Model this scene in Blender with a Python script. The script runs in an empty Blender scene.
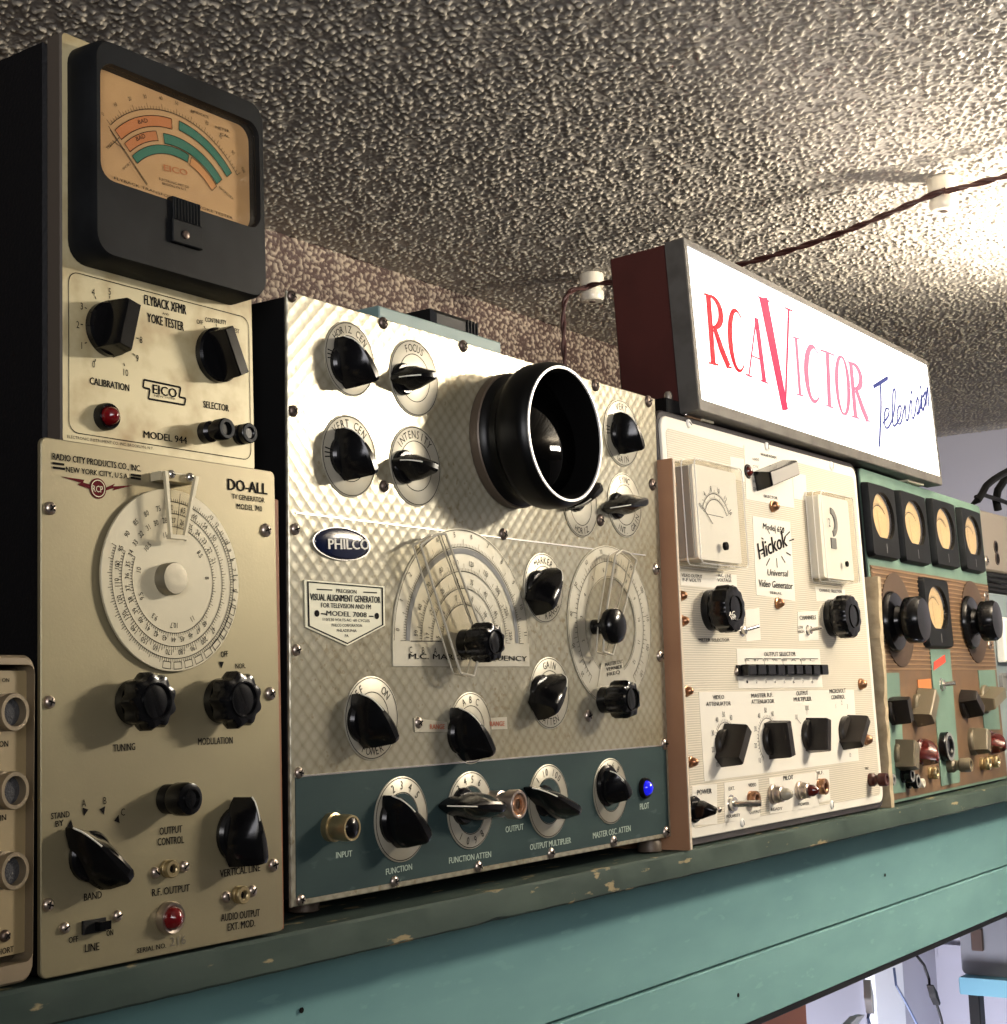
import bpy, bmesh, math, random
import numpy as np
from mathutils import Matrix, Vector
random.seed(4)
S = bpy.context.scene
COL = S.collection
PI = math.pi

# ------------------------------------------------------------------ camera
F_PX, W_PX, H_PX, CAM_Y = 1514.0, 1007, 1024, -0.68
def basis(yaw, pitch, roll):
    cy, sy, cp, sp = math.cos(yaw), math.sin(yaw), math.cos(pitch), math.sin(pitch)
    f = Vector((sy*cp, cy*cp, sp)); r = Vector((cy, -sy, 0)); u = r.cross(f)
    return (r*math.cos(roll)+u*math.sin(roll)), (u*math.cos(roll)-r*math.sin(roll)), f
CR, CU, CF = basis(*[math.radians(a) for a in (55.044, 7.154, -1.823)])
CO = Vector((0, CAM_Y, 0))
cd = bpy.data.cameras.new('camera'); cam = bpy.data.objects.new('camera', cd); COL.objects.link(cam)
cd.sensor_fit = 'HORIZONTAL'; cd.sensor_width = 36; cd.lens = F_PX*36/W_PX
cd.clip_start = .01
M = Matrix.Identity(4)
for i in range(3):
    M[i][0], M[i][1], M[i][2], M[i][3] = CR[i], CU[i], -CF[i], CO[i]
cam.matrix_world = M
S.camera = cam
def ray(px, py):
    return CR*((px-503.5)/F_PX) - CU*((py-512)/F_PX) + CF
def on_y(px, py, y):
    d = ray(px, py); return CO + d*((y-CO.y)/d.y)
def on_x(px, py, x):
    d = ray(px, py); return CO + d*((x-CO.x)/d.x)
def on_z(px, py, z):
    d = ray(px, py); return CO + d*((z-CO.z)/d.z)

# ------------------------------------------------------------------ materials
MATS = {}
def nodes_of(name):
    m = bpy.data.materials.new(name); m.use_nodes = True
    nt = m.node_tree; b = nt.nodes['Principled BSDF']
    return m, nt, b
def mat(name, col, rough=.5, metal=0., col2=None, scale=30., bump=0., bscale=None, spec=None, coat=0., emit=None, es=1., detail=4., lo=.4, hi=.65, bdist=.001):
    """principled surface with optional two-tone wear (noise) and noise bump, object coordinates"""
    m, nt, b = nodes_of(name)
    b.inputs['Base Color'].default_value = (*col, 1); b.inputs['Roughness'].default_value = rough
    b.inputs['Metallic'].default_value = metal
    if spec is not None: b.inputs['Specular IOR Level'].default_value = spec
    if coat: b.inputs['Coat Weight'].default_value = coat; b.inputs['Coat Roughness'].default_value = .08
    if emit: b.inputs['Emission Color'].default_value = (*emit, 1); b.inputs['Emission Strength'].default_value = es
    if col2 or bump:
        tc = nt.nodes.new('ShaderNodeTexCoord')
    if col2:
        n = nt.nodes.new('ShaderNodeTexNoise'); n.inputs['Scale'].default_value = scale; n.inputs['Detail'].default_value = detail
        nt.links.new(tc.outputs['Object'], n.inputs['Vector'])
        r = nt.nodes.new('ShaderNodeValToRGB'); r.color_ramp.elements[0].position = lo; r.color_ramp.elements[1].position = hi
        r.color_ramp.elements[0].color = (*col, 1); r.color_ramp.elements[1].color = (*col2, 1)
        nt.links.new(n.outputs[0], r.inputs['Fac']); nt.links.new(r.outputs['Color'], b.inputs['Base Color'])
    if bump:
        n2 = nt.nodes.new('ShaderNodeTexNoise'); n2.inputs['Scale'].default_value = bscale or scale; n2.inputs['Detail'].default_value = 3
        nt.links.new(tc.outputs['Object'], n2.inputs['Vector'])
        bp = nt.nodes.new('ShaderNodeBump'); bp.inputs['Strength'].default_value = bump; bp.inputs['Distance'].default_value = bdist
        nt.links.new(n2.outputs[0], bp.inputs['Height']); nt.links.new(bp.outputs['Normal'], b.inputs['Normal'])
    MATS[name] = m
    return m
def M_(n): return MATS[n]

def glassy(name, tint=(1, 1, 1), refl=.08):
    m = bpy.data.materials.new(name); m.use_nodes = True; nt = m.node_tree
    for n in list(nt.nodes): nt.nodes.remove(n)
    o = nt.nodes.new('ShaderNodeOutputMaterial'); mx = nt.nodes.new('ShaderNodeMixShader')
    t = nt.nodes.new('ShaderNodeBsdfTransparent'); t.inputs[0].default_value = (*tint, 1)
    g = nt.nodes.new('ShaderNodeBsdfGlossy'); g.inputs['Roughness'].default_value = .05
    lw = nt.nodes.new('ShaderNodeLayerWeight'); lw.inputs['Blend'].default_value = .5
    pw = nt.nodes.new('ShaderNodeMath'); pw.operation = 'POWER'; pw.inputs[1].default_value = 5; nt.links.new(lw.outputs['Facing'], pw.inputs[0])
    fr = nt.nodes.new('ShaderNodeMath'); fr.operation = 'MULTIPLY_ADD'; fr.inputs[1].default_value = .75; fr.inputs[2].default_value = .035; nt.links.new(pw.outputs[0], fr.inputs[0])
    nt.links.new(fr.outputs[0], mx.inputs[0]); nt.links.new(t.outputs[0], mx.inputs[1]); nt.links.new(g.outputs[0], mx.inputs[2])
    nt.links.new(mx.outputs[0], o.inputs[0]); MATS[name] = m
    return m

mat('black_bakelite', (.004, .004, .0045), .17, spec=.32)
mat('black_matte', (.006, .006, .006), .55, spec=.25)
mat('meter_black', (.006, .0065, .007), .5, spec=.12, col2=(.011, .012, .013), scale=25)
mat('crackle_black', (.006, .006, .007), .6, spec=.2, bump=.5, bscale=400)
mat('eico_cream', (.52, .45, .265), .42, .15, col2=(.30, .215, .095), scale=34, lo=.47, hi=.74, detail=9)
mat('case_edge', (.085, .068, .052), .6)
mat('rcp_panel', (.29, .252, .150), .42, .45, col2=(.25, .213, .130), scale=9, bump=.05, bscale=500)
mat('rcp_dial', (.56, .50, .345), .42, .08)
mat('ink', (.008, .007, .007), .6, spec=.05)
mat('ink_grey', (.17, .15, .12), .6, spec=.05)
mat('ink_red', (.10, .006, .010), .5, spec=.05)
mat('ink_pale', (.42, .50, .42), .6, spec=.05)
mat('ink_orange', (.35, .08, .03), .6)
mat('paper_white', (.80, .77, .66), .55)
mat('meter_card', (.56, .34, .155), .6, col2=(.48, .285, .13), scale=30)
mat('band_orange', (.50, .17, .05), .6)
mat('band_green', (.012, .155, .105), .6)
mat('band_tan', (.60, .27, .09), .6)
mat('screw_metal', (.52, .44, .38), .28, .9)
mat('screw_dark', (.16, .12, .10), .38, .8)
mat('bright_metal', (.70, .67, .62), .25, .95)
mat('copper_nut', (.38, .20, .11), .3, .85)
mat('brass', (.50, .40, .22), .33, .85)
mat('red_jewel', (.16, .004, .006), .12, coat=.8)
mat('brown_red', (.085, .011, .009), .18, coat=.8)
mat('blue_jewel', (.01, .012, .6), .12, coat=.8, emit=(.01, .015, 1.), es=.55)
mat('clear_jewel', (.35, .32, .25), .1, coat=.8)
mat('fabric_dark', (.06, .06, .065), .8, bump=1., bscale=900)
mat('philco_plate', (.43, .405, .33), .40, .4, col2=(.37, .34, .26), scale=30)
mat('philco_case', (.005, .005, .005), .6, spec=.2)
mat('hood_brown', (.10, .075, .055), .45, .3)
mat('hood_black', (.003, .003, .003), .32, spec=.2)
mat('rim_white', (.75, .73, .70), .35, .2)
mat('lining_black', (.002, .002, .002), .9, spec=.05)
mat('crt_glass', (.001, .001, .001), .03, spec=.09)
mat('navy_enamel', (.006, .010, .035), .15, coat=.6)
mat('badge_cream', (.78, .75, .56), .5)
mat('ring_grey', (.20, .20, .195), .55, .1, spec=.2)
mat('post_grey', (.07, .07, .068), .6, spec=.1)
mat('hickok_rim', (.018, .014, .013), .35)
mat('hickok_plate', (.74, .70, .61), .5)
mat('plastic_edge', (.50, .46, .37), .2)
mat('ivory_plastic', (.86, .84, .78), .3)
mat('grey_shade', (.33, .31, .28), .5)
mat('brown_board', (.40, .21, .112), .7, col2=(.345, .175, .093), scale=12, bump=.1, bscale=120)
mat('orange_board', (.27, .10, .04), .55)
mat('board_edge', (.62, .52, .40), .7)
mat('knob_brown', (.014, .011, .009), .4, spec=.3)
mat('post_brown', (.055, .014, .011), .3, spec=.4)
mat('knob_khaki', (.13, .107, .068), .45, .2)
mat('unit_green', (.13, .205, .162), .55, spec=.2, col2=(.11, .172, .138), scale=20)
mat('copper_panel', (.150, .085, .042), .55, .25, col2=(.115, .07, .038), scale=25)
mat('copper_arc', (.070, .042, .025), .55, .3)
mat('copper_line', (.27, .165, .085), .45, .35)
mat('tan_face', (.78, .56, .28), .55)
mat('sticker_red', (.70, .06, .03), .5)
mat('sticker_orange', (.52, .17, .045), .5)
mat('sign_wood', (.068, .016, .013), .45, col2=(.048, .011, .009), scale=14)
mat('sign_metal', (.115, .108, .098), .5, .2, spec=.2, col2=(.085, .078, .07), scale=40)
mat('sign_face', (.9, .9, .9), .4, emit=(1, .985, 1), es=1.15)
mat('sign_red', (.20, .003, .01), .4, emit=(.50, .005, .022), es=1, spec=.03)
mat('sign_pink', (.25, .02, .04), .4, emit=(.66, .035, .105), es=1, spec=.03)
mat('sign_pale', (.25, .07, .10), .4, emit=(.62, .16, .26), es=1, spec=.03)
mat('sign_blue', (.03, .035, .10), .4, emit=(.05, .06, .20), es=1, spec=.03)
mat('porcelain', (.80, .74, .60), .3, coat=.3)
mat('cord_brown', (.055, .016, .013), .5)
mat('teal_board', (.16, .25, .235), .5)
mat('wall_lavender', (.47, .465, .53), .75)
mat('white_paint', (.85, .86, .88), .5)
mat('bench_blue', (.13, .30, .38), .5)
mat('toolbox_silver', (.20, .205, .22), .5, .25)
mat('orange_wood', (.30, .085, .025), .5)
mat('wire_blue', (.10, .14, .26), .4)
mat('wire_black', (.006, .006, .006), .5, spec=.15)
mat('beige_metal', (.36, .31, .25), .5, .3)
mat('bluegrey', (.20, .25, .26), .5)
mat('grey_panel', (.30, .31, .31), .5, .2)
mat('unit_beige', (.30, .23, .12), .5)
mat('unit_frame', (.21, .165, .105), .5, .3)
mat('shim_wood', (.32, .19, .10), .7)
mat('shim_cream', (.80, .72, .52), .7)
mat('floor_dark', (.10, .09, .08), .7)
glassy('clear_glass', (.97, .96, .93)); glassy('clear_plastic', (.93, .91, .86))

def worn_paint(name, base, dark, wear, edge_axis=None):
    """old paint: blotches, and chips to pale wood along scratches"""
    m, nt, b = nodes_of(name); L = nt.links.new
    tc = nt.nodes.new('ShaderNodeTexCoord')
    mp = nt.nodes.new('ShaderNodeMapping'); mp.inputs['Scale'].default_value = (1, 3.2, 3.2); L(tc.outputs['Object'], mp.inputs[0])
    n = nt.nodes.new('ShaderNodeTexNoise'); n.inputs['Scale'].default_value = 9; n.inputs['Detail'].default_value = 6; L(mp.outputs[0], n.inputs['Vector'])
    r = nt.nodes.new('ShaderNodeValToRGB'); r.color_ramp.elements[0].position = .3; r.color_ramp.elements[1].position = .7
    r.color_ramp.elements[0].color = (*dark, 1); r.color_ramp.elements[1].color = (*base, 1); L(n.outputs[0], r.inputs[0])
    n2 = nt.nodes.new('ShaderNodeTexNoise'); n2.inputs['Scale'].default_value = 30; n2.inputs['Detail'].default_value = 8; L(mp.outputs[0], n2.inputs['Vector'])
    r2 = nt.nodes.new('ShaderNodeValToRGB'); r2.color_ramp.elements[0].position = .63; r2.color_ramp.elements[1].position = .67
    L(n2.outputs[0], r2.inputs[0])
    mx = nt.nodes.new('ShaderNodeMix'); mx.data_type = 'RGBA'; L(r2.outputs[0], mx.inputs[0]); L(r.outputs[0], mx.inputs[6]); mx.inputs[7].default_value = (*wear, 1)
    L(mx.outputs[2], b.inputs['Base Color']); b.inputs['Roughness'].default_value = .7; b.inputs['Specular IOR Level'].default_value = .15
    bp = nt.nodes.new('ShaderNodeBump'); bp.inputs['Strength'].default_value = .25; bp.inputs['Distance'].default_value = .001
    L(n2.outputs[0], bp.inputs['Height']); L(bp.outputs[0], b.inputs['Normal'])
    MATS[name] = m
worn_paint('shelf_paint', (.056, .080, .067), (.030, .047, .042), (.27, .22, .125))
worn_paint('fascia_paint', (.18, .345, .345), (.155, .305, .31), (.185, .35, .348))
worn_paint('philco_green', (.034, .058, .057), (.024, .044, .046), (.05, .075, .072))

def engine_turned():
    m, nt, b = nodes_of('engine_turned'); L = nt.links.new
    tc = nt.nodes.new('ShaderNodeTexCoord')
    mp = nt.nodes.new('ShaderNodeMapping'); mp.inputs['Rotation'].default_value = (0, PI/4, 0); L(tc.outputs['Object'], mp.inputs[0])
    v = nt.nodes.new('ShaderNodeTexVoronoi'); v.inputs['Scale'].default_value = 118; v.inputs['Randomness'].default_value = .12; L(mp.outputs[0], v.inputs['Vector'])
    n = nt.nodes.new('ShaderNodeTexNoise'); n.inputs['Scale'].default_value = 7; n.inputs['Detail'].default_value = 8; L(tc.outputs['Object'], n.inputs['Vector'])
    r = nt.nodes.new('ShaderNodeValToRGB'); r.color_ramp.elements[0].position = .42; r.color_ramp.elements[1].position = .75
    r.color_ramp.elements[0].color = (.40, .375, .29, 1); r.color_ramp.elements[1].color = (.31, .27, .17, 1); L(n.outputs[0], r.inputs[0])
    r2 = nt.nodes.new('ShaderNodeValToRGB'); r2.color_ramp.elements[0].position = .25; r2.color_ramp.elements[1].position = .75
    r2.color_ramp.elements[0].color = (1, 1, 1, 1); r2.color_ramp.elements[1].color = (.68, .66, .60, 1); L(v.outputs['Distance'], r2.inputs[0])
    mx = nt.nodes.new('ShaderNodeMix'); mx.data_type = 'RGBA'; mx.blend_type = 'MULTIPLY'; mx.inputs[0].default_value = 1
    L(r.outputs[0], mx.inputs[6]); L(r2.outputs[0], mx.inputs[7])
    # grime specks
    n3 = nt.nodes.new('ShaderNodeTexNoise'); n3.inputs['Scale'].default_value = 210; n3.inputs['Detail'].default_value = 5; L(tc.outputs['Object'], n3.inputs['Vector'])
    n4 = nt.nodes.new('ShaderNodeTexNoise'); n4.inputs['Scale'].default_value = 14; L(tc.outputs['Object'], n4.inputs['Vector'])
    ad = nt.nodes.new('ShaderNodeMath'); ad.operation = 'MULTIPLY_ADD'; ad.inputs[1].default_value = .5; L(n4.outputs[0], ad.inputs[0]); L(n3.outputs[0], ad.inputs[2])
    r3 = nt.nodes.new('ShaderNodeValToRGB'); r3.color_ramp.elements[0].position = .85; r3.color_ramp.elements[1].position = .95; L(ad.outputs[0], r3.inputs[0])
    mx2 = nt.nodes.new('ShaderNodeMix'); mx2.data_type = 'RGBA'; L(r3.outputs[0], mx2.inputs[0]); L(mx.outputs[2], mx2.inputs[6]); mx2.inputs[7].default_value = (.25, .21, .13, 1)
    L(mx2.outputs[2], b.inputs['Base Color'])
    b.inputs['Metallic'].default_value = .36; b.inputs['Roughness'].default_value = .25
    bp = nt.nodes.new('ShaderNodeBump'); bp.inputs['Strength'].default_value = .21; bp.inputs['Distance'].default_value = .0012
    L(v.outputs['Distance'], bp.inputs['Height']); L(bp.outputs[0], b.inputs['Normal'])
    MATS['engine_turned'] = m
engine_turned()

def ribbed_cream():
    m, nt, b = nodes_of('hickok_cream'); L = nt.links.new
    tc = nt.nodes.new('ShaderNodeTexCoord')
    w = nt.nodes.new('ShaderNodeTexWave'); w.wave_type = 'BANDS'; w.bands_direction = 'Z'; w.inputs['Scale'].default_value = 140; L(tc.outputs['Object'], w.inputs['Vector'])
    r = nt.nodes.new('ShaderNodeValToRGB'); r.color_ramp.elements[0].color = (.44, .395, .31, 1); r.color_ramp.elements[1].color = (.62, .565, .455, 1)
    r.color_ramp.elements[0].position = .0; r.color_ramp.elements[1].position = .7
    L(w.outputs[1], r.inputs[0]); L(r.outputs[0], b.inputs['Base Color']); b.inputs['Roughness'].default_value = .5
    bp = nt.nodes.new('ShaderNodeBump'); bp.inputs['Strength'].default_value = .15; bp.inputs['Distance'].default_value = .001
    L(w.outputs[1], bp.inputs['Height']); L(bp.outputs[0], b.inputs['Normal'])
    MATS['hickok_cream'] = m
ribbed_cream()

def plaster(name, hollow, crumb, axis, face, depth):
    """old sprayed plaster, relief shade painted into the colour: dark hollows, light crumbs (follows the height of the crumbs)"""
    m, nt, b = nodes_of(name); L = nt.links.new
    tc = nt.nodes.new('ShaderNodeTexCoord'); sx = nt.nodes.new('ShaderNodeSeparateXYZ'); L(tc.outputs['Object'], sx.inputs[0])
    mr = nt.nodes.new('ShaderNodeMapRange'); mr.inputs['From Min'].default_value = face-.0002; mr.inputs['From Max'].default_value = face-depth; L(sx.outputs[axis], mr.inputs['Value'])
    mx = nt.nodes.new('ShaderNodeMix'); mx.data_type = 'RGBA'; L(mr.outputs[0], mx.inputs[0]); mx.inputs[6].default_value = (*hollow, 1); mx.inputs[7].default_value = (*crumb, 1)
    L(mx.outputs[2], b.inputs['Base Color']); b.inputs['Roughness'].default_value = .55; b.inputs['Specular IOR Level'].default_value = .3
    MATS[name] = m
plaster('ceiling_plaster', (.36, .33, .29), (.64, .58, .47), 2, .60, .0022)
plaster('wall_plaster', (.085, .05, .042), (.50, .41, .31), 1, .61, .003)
def relief(nu, nv, step, seed, gain=1., lo=.5):
    """height field of sprayed plaster: small crumbs of two sizes, band-limited noise made with an FFT"""
    rng = np.random.default_rng(seed)
    fx, fy = np.meshgrid(np.fft.fftfreq(nv, step), np.fft.fftfreq(nu, step)); f = np.hypot(fx, fy)
    def band(f0, bw):
        g = np.fft.ifft2(np.fft.fft2(rng.standard_normal((nu, nv)))*np.exp(-((f-f0)/bw)**2)).real
        return g/g.std()
    a, b, c = band(98, 55), band(165, 70), band(18, 14)
    st = lambda x, l, h: np.clip((x-l)/(h-l), 0, 1)
    h = .0020*st(a+.12*c, lo, lo+.7)**.8+.0010*st(b+.1*c, lo+.15, lo+1.0)+.00012*c
    return h*gain
def relief_sheet(name, material, axis, at, u0, u1, v0, v1, step, outer, thick, seed, gain=1., lo=.5):
    """a thick slab whose seen face carries the relief. axis 'z': ceiling (u=x, v=y, crumbs hang down); axis 'y': wall (u=x, v=z, crumbs stick out to -y)"""
    nu, nv = int((u1-u0)/step), int((v1-v0)/step)
    H = relief(nu, nv, step, seed, gain, lo)
    U_ = np.concatenate([[outer[0]], u0+step*np.arange(nu), [outer[1]]]) if outer[0] < u0 else np.concatenate([u0+step*np.arange(nu), [outer[1]]])
    V_ = np.concatenate([[outer[2]], v0+step*np.arange(nv), [outer[3]]])
    HH = np.zeros((len(U_), len(V_))); o = 1 if outer[0] < u0 else 0; HH[o:o+nu, 1:1+nv] = H
    n, m_ = HH.shape; P = np.zeros((n, m_, 3)); gu, gv = np.meshgrid(U_, V_, indexing='ij')
    if axis == 'z': P[..., 0], P[..., 1], P[..., 2] = gu, gv, at-HH
    else: P[..., 0], P[..., 2], P[..., 1] = gu, gv, at-HH
    idx = np.arange(n*m_).reshape(n, m_)
    q = np.stack([idx[:-1, :-1], idx[:-1, 1:], idx[1:, 1:], idx[1:, :-1]], -1).reshape(-1, 4)
    if axis == 'y': q = q[:, ::-1]
    co = P.reshape(-1, 3); N0 = n*m_
    back = [(outer[0], outer[2]), (outer[0], outer[3]), (outer[1], outer[3]), (outer[1], outer[2])]
    bc = np.array([(a, b, at+thick) if axis == 'z' else (a, at+thick, b) for a, b in back]); co = np.vstack([co, bc])
    q = np.vstack([q, [[N0, N0+3, N0+2, N0+1]]])
    me = bpy.data.meshes.new(name); me.vertices.add(len(co)); me.vertices.foreach_set('co', co.astype(np.float32).ravel())
    me.loops.add(q.size); me.loops.foreach_set('vertex_index', q.astype(np.int32).ravel())
    me.polygons.add(len(q)); me.polygons.foreach_set('loop_start', np.arange(0, q.size, 4, dtype=np.int32)); me.polygons.foreach_set('use_smooth', np.ones(len(q), dtype=bool))
    me.update(calc_edges=True); me.materials.append(MATS[material])
    o_ = bpy.data.objects.new(name, me); COL.objects.link(o_); o_['kind'] = 'structure'; return o_

# ------------------------------------------------------------------ mesh building
class MB:
    """collects faces in panel coordinates: u right, v up, w out of the panel"""
    def __init__(s): s.bm = bmesh.new()
    def v(s, u, v, w): return s.bm.verts.new((u, -w, v))
    def face(s, vs):
        try: s.bm.faces.new(vs)
        except ValueError: pass
    def loft(s, loops, cap0=True, cap1=True):
        vl = [[s.v(*p) for p in lp] for lp in loops]
        n = len(vl[0])
        for a, b in zip(vl, vl[1:]):
            for i in range(n): s.face([a[i], a[(i+1) % n], b[(i+1) % n], b[i]])
        if cap0: s.face(vl[0][::-1])
        if cap1: s.face(vl[-1])
        return s
    def prism(s, poly, w0, w1):
        return s.loft([[(a, b, w0) for a, b in poly], [(a, b, w1) for a, b in poly]])
    def flat(s, poly, w):
        s.face([s.v(a, b, w) for a, b in poly]); return s
    def box(s, u0, u1, v0, v1, w0, w1, c=0.):
        if not c: return s.prism([(u0, v0), (u1, v0), (u1, v1), (u0, v1)], w0, w1)
        R = lambda i, w: [(u0+i, v0+i, w), (u1-i, v0+i, w), (u1-i, v1-i, w), (u0+i, v1-i, w)]
        return s.loft([R(c, w0), R(0, w0+c), R(0, w1-c), R(c, w1)])
    def lathe(s, cu, cv, prof, n=32, flute=0, depth=0., cap0=True, cap1=True, ph=0., tilt=None):
        loops = []
        for r, w in prof:
            lp = []
            for i in range(n):
                t = 2*PI*i/n
                k = r
                if flute and r > 0: k = r*(1-depth*(.5+.5*math.cos(flute*t+ph)))
                lp.append((cu+k*math.cos(t), cv+k*math.sin(t), w))
            loops.append(lp)
        return s.loft(loops, cap0, cap1)
    def ring(s, cu, cv, r0, r1, w0, w1, n=40, a0=0, a1=2*PI):
        """annulus (or arc of one) with thickness"""
        full = abs(a1-a0-2*PI) < 1e-6
        k = n if full else n+1
        L = []
        for i in range(k):
            t = a0+(a1-a0)*i/n
            c, q = math.cos(t), math.sin(t)
            L.append([s.v(cu+r0*c, cv+r0*q, w0), s.v(cu+r1*c, cv+r1*q, w0), s.v(cu+r1*c, cv+r1*q, w1), s.v(cu+r0*c, cv+r0*q, w1)])
        for i in range(n):
            a, b = L[i], L[(i+1) % k]
            for j in range(4): s.face([a[j], a[(j+1) % 4], b[(j+1) % 4], b[j]])
        if not full: s.face(L[0][::-1]); s.face(L[-1])
        return s
    def tube(s, pts, r, n=8):
        P = [Vector(p) for p in pts]; loops = []
        up = Vector((.3, .5, .81))
        for i, p in enumerate(P):
            d = (P[min(i+1, len(P)-1)]-P[max(i-1, 0)]).normalized()
            a = d.cross(up)
            if a.length < 1e-4: a = d.cross(Vector((1, 0, 0)))
            a.normalize(); b = d.cross(a)
            loops.append([tuple(p+(a*math.cos(2*PI*k/n)+b*math.sin(2*PI*k/n))*r) for k in range(n)])
        return s.loft(loops)
    def line(s, a, b, t, w):
        """a thin printed line from a to b of width t"""
        dx, dy = b[0]-a[0], b[1]-a[1]; l = math.hypot(dx, dy) or 1
        nx, ny = -dy/l*t/2, dx/l*t/2
        return s.flat([(a[0]+nx, a[1]+ny), (a[0]-nx, a[1]-ny), (b[0]-nx, b[1]-ny), (b[0]+nx, b[1]+ny)], w)
    def arc(s, cu, cv, r, a0, a1, t, w, n=40):
        for i in range(n):
            x, y = a0+(a1-a0)*i/n, a0+(a1-a0)*(i+1)/n
            p = [(cu+(r-t/2)*math.cos(x), cv+(r-t/2)*math.sin(x)), (cu+(r+t/2)*math.cos(x), cv+(r+t/2)*math.sin(x)),
                 (cu+(r+t/2)*math.cos(y), cv+(r+t/2)*math.sin(y)), (cu+(r-t/2)*math.cos(y), cv+(r-t/2)*math.sin(y))]
            s.flat(p, w)
        return s
    def ticks(s, cu, cv, r0, r1, a0, a1, n, t, w, major=0, r2=None):
        for i in range(n+1):
            x = a0+(a1-a0)*i/n; rr = r2 if (major and i % major == 0 and r2) else r1
            s.line((cu+r0*math.cos(x), cv+r0*math.sin(x)), (cu+rr*math.cos(x), cv+rr*math.sin(x)), t, w)
        return s
    def done(s, name, material, parent=None, sharp=35, recalc=True, smooth=True):
        if recalc: bmesh.ops.recalc_face_normals(s.bm, faces=s.bm.faces)
        me = bpy.data.meshes.new(name); s.bm.to_mesh(me); s.bm.free()
        if material: me.materials.append(MATS[material])
        if smooth:
            for p in me.polygons: p.use_smooth = True
            me.set_sharp_from_angle(angle=math.radians(sharp))
        o = bpy.data.objects.new(name, me); COL.objects.link(o); o.parent = parent
        return o

def vlathe(mb, cu, cw, prof, n=24):
    """solid of revolution round an upright axis"""
    return mb.loft([[(cu+r*math.cos(2*PI*i/n), v, cw+r*math.sin(2*PI*i/n)) for i in range(n)] for r, v in prof])
def rrect(u0, u1, v0, v1, r, n=6):
    P = []
    for cx, cy, a in ((u1-r, v0+r, -PI/2), (u1-r, v1-r, 0), (u0+r, v1-r, PI/2), (u0+r, v0+r, PI)):
        for i in range(n+1):
            t = a+PI/2*i/n; P.append((cx+r*math.cos(t), cy+r*math.sin(t)))
    return P
def lift(poly, w): return [(a, b, w) for a, b in poly]
def tag(o, label=None, cat=None, group=None, kind=None):
    if label: o['label'] = label
    if cat: o['category'] = cat
    if group: o['group'] = group
    if kind: o['kind'] = kind
    return o

_txt = {}
def text_poly(s, bold=0.):
    bold = 0.
    """glyph outlines of the built-in font as (verts, faces, x0, x1, cap)"""
    k = (s, bold)
    if k not in _txt:
        c = bpy.data.curves.new('t', 'FONT'); c.body = s; c.size = 1; c.offset = bold; c.resolution_u = 2
        o = bpy.data.objects.new('t', c); COL.objects.link(o)
        bpy.context.view_layer.update()
        me = bpy.data.meshes.new_from_object(o, depsgraph=bpy.context.evaluated_depsgraph_get())
        V = [(v.co.x, v.co.y) for v in me.vertices]; Fs = [tuple(p.vertices) for p in me.polygons]
        bpy.data.objects.remove(o); bpy.data.curves.remove(c); bpy.data.meshes.remove(me)
        xs = [v[0] for v in V]
        _txt[k] = (V, Fs, min(xs), max(xs))
    return _txt[k]

class Unit:
    """an upright front panel: origin at its lower left front corner"""
    def __init__(s, name, o, lean=0., yaw=0., label=None, cat=None, group=None):
        s.o = Vector(o); s.R = Matrix.Rotation(yaw, 3, 'Z') @ Matrix.Rotation(-lean, 3, 'X'); s.Ri = s.R.inverted()
        s.root = bpy.data.objects.new(name, None); COL.objects.link(s.root)
        s.root.matrix_world = Matrix.Translation(s.o) @ s.R.to_4x4(); s.root.empty_display_size = .03
        tag(s.root, label, cat, group)
    def at(s, px, py, w=0.):
        d = s.Ri @ ray(px, py); c = s.Ri @ (CO-s.o); t = (-w-c.y)/d.y
        p = c+d*t; return (p.x, p.z)
    def sc(s, px, py, w=0.):
        a, b = s.at(px, py, w), s.at(px, py+4, w); return math.hypot(a[0]-b[0], a[1]-b[1])/4
    def poly(s, pts, w=0.): return [s.at(x, y, w) for x, y in pts]
    def text(s, mb, t, a, b, h, w=.0004, bold=.012, slant=0.):
        """lettering whose baseline runs from photo point a to b, cap height h"""
        V, Fs, x0, x1 = text_poly(t, bold)
        A, B = s.at(*a, w), s.at(*b, w); du, dv = B[0]-A[0], B[1]-A[1]; k = math.hypot(du, dv)/(x1-x0)
        ex = (du/math.hypot(du, dv), dv/math.hypot(du, dv)); ey = (-ex[1], ex[0]); hh = h*s.sc(*a, w)/.70
        for j in range(2 if bold > .005 else 1):        # heavier strokes: a second impression a hair to the right
            vs = []
            for x, y in V:
                p, q = (x-x0)*k+slant*y*hh+j*hh*(.018+bold*1.6), y*hh
                vs.append(mb.v(A[0]+ex[0]*p+ey[0]*q, A[1]+ex[1]*p+ey[1]*q, w+.00005*j))
            for f in Fs: mb.face([vs[i] for i in f])
    def label_at(s, mb, t, c, h, w=.0004, ang=0., bold=.01, asp=.8):
        """lettering of cap height h metres centred on panel point c, turned by ang"""
        V, Fs, x0, x1 = text_poly(t, bold); k = h/.70; ca, sa = math.cos(ang), math.sin(ang); vs = []
        for x, y in V:
            p, q = (x-(x0+x1)/2)*k*asp, (y-.35)*k
            vs.append(mb.v(c[0]+p*ca-q*sa, c[1]+p*sa+q*ca, w))
        for f in Fs: mb.face([vs[i] for i in f])

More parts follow.
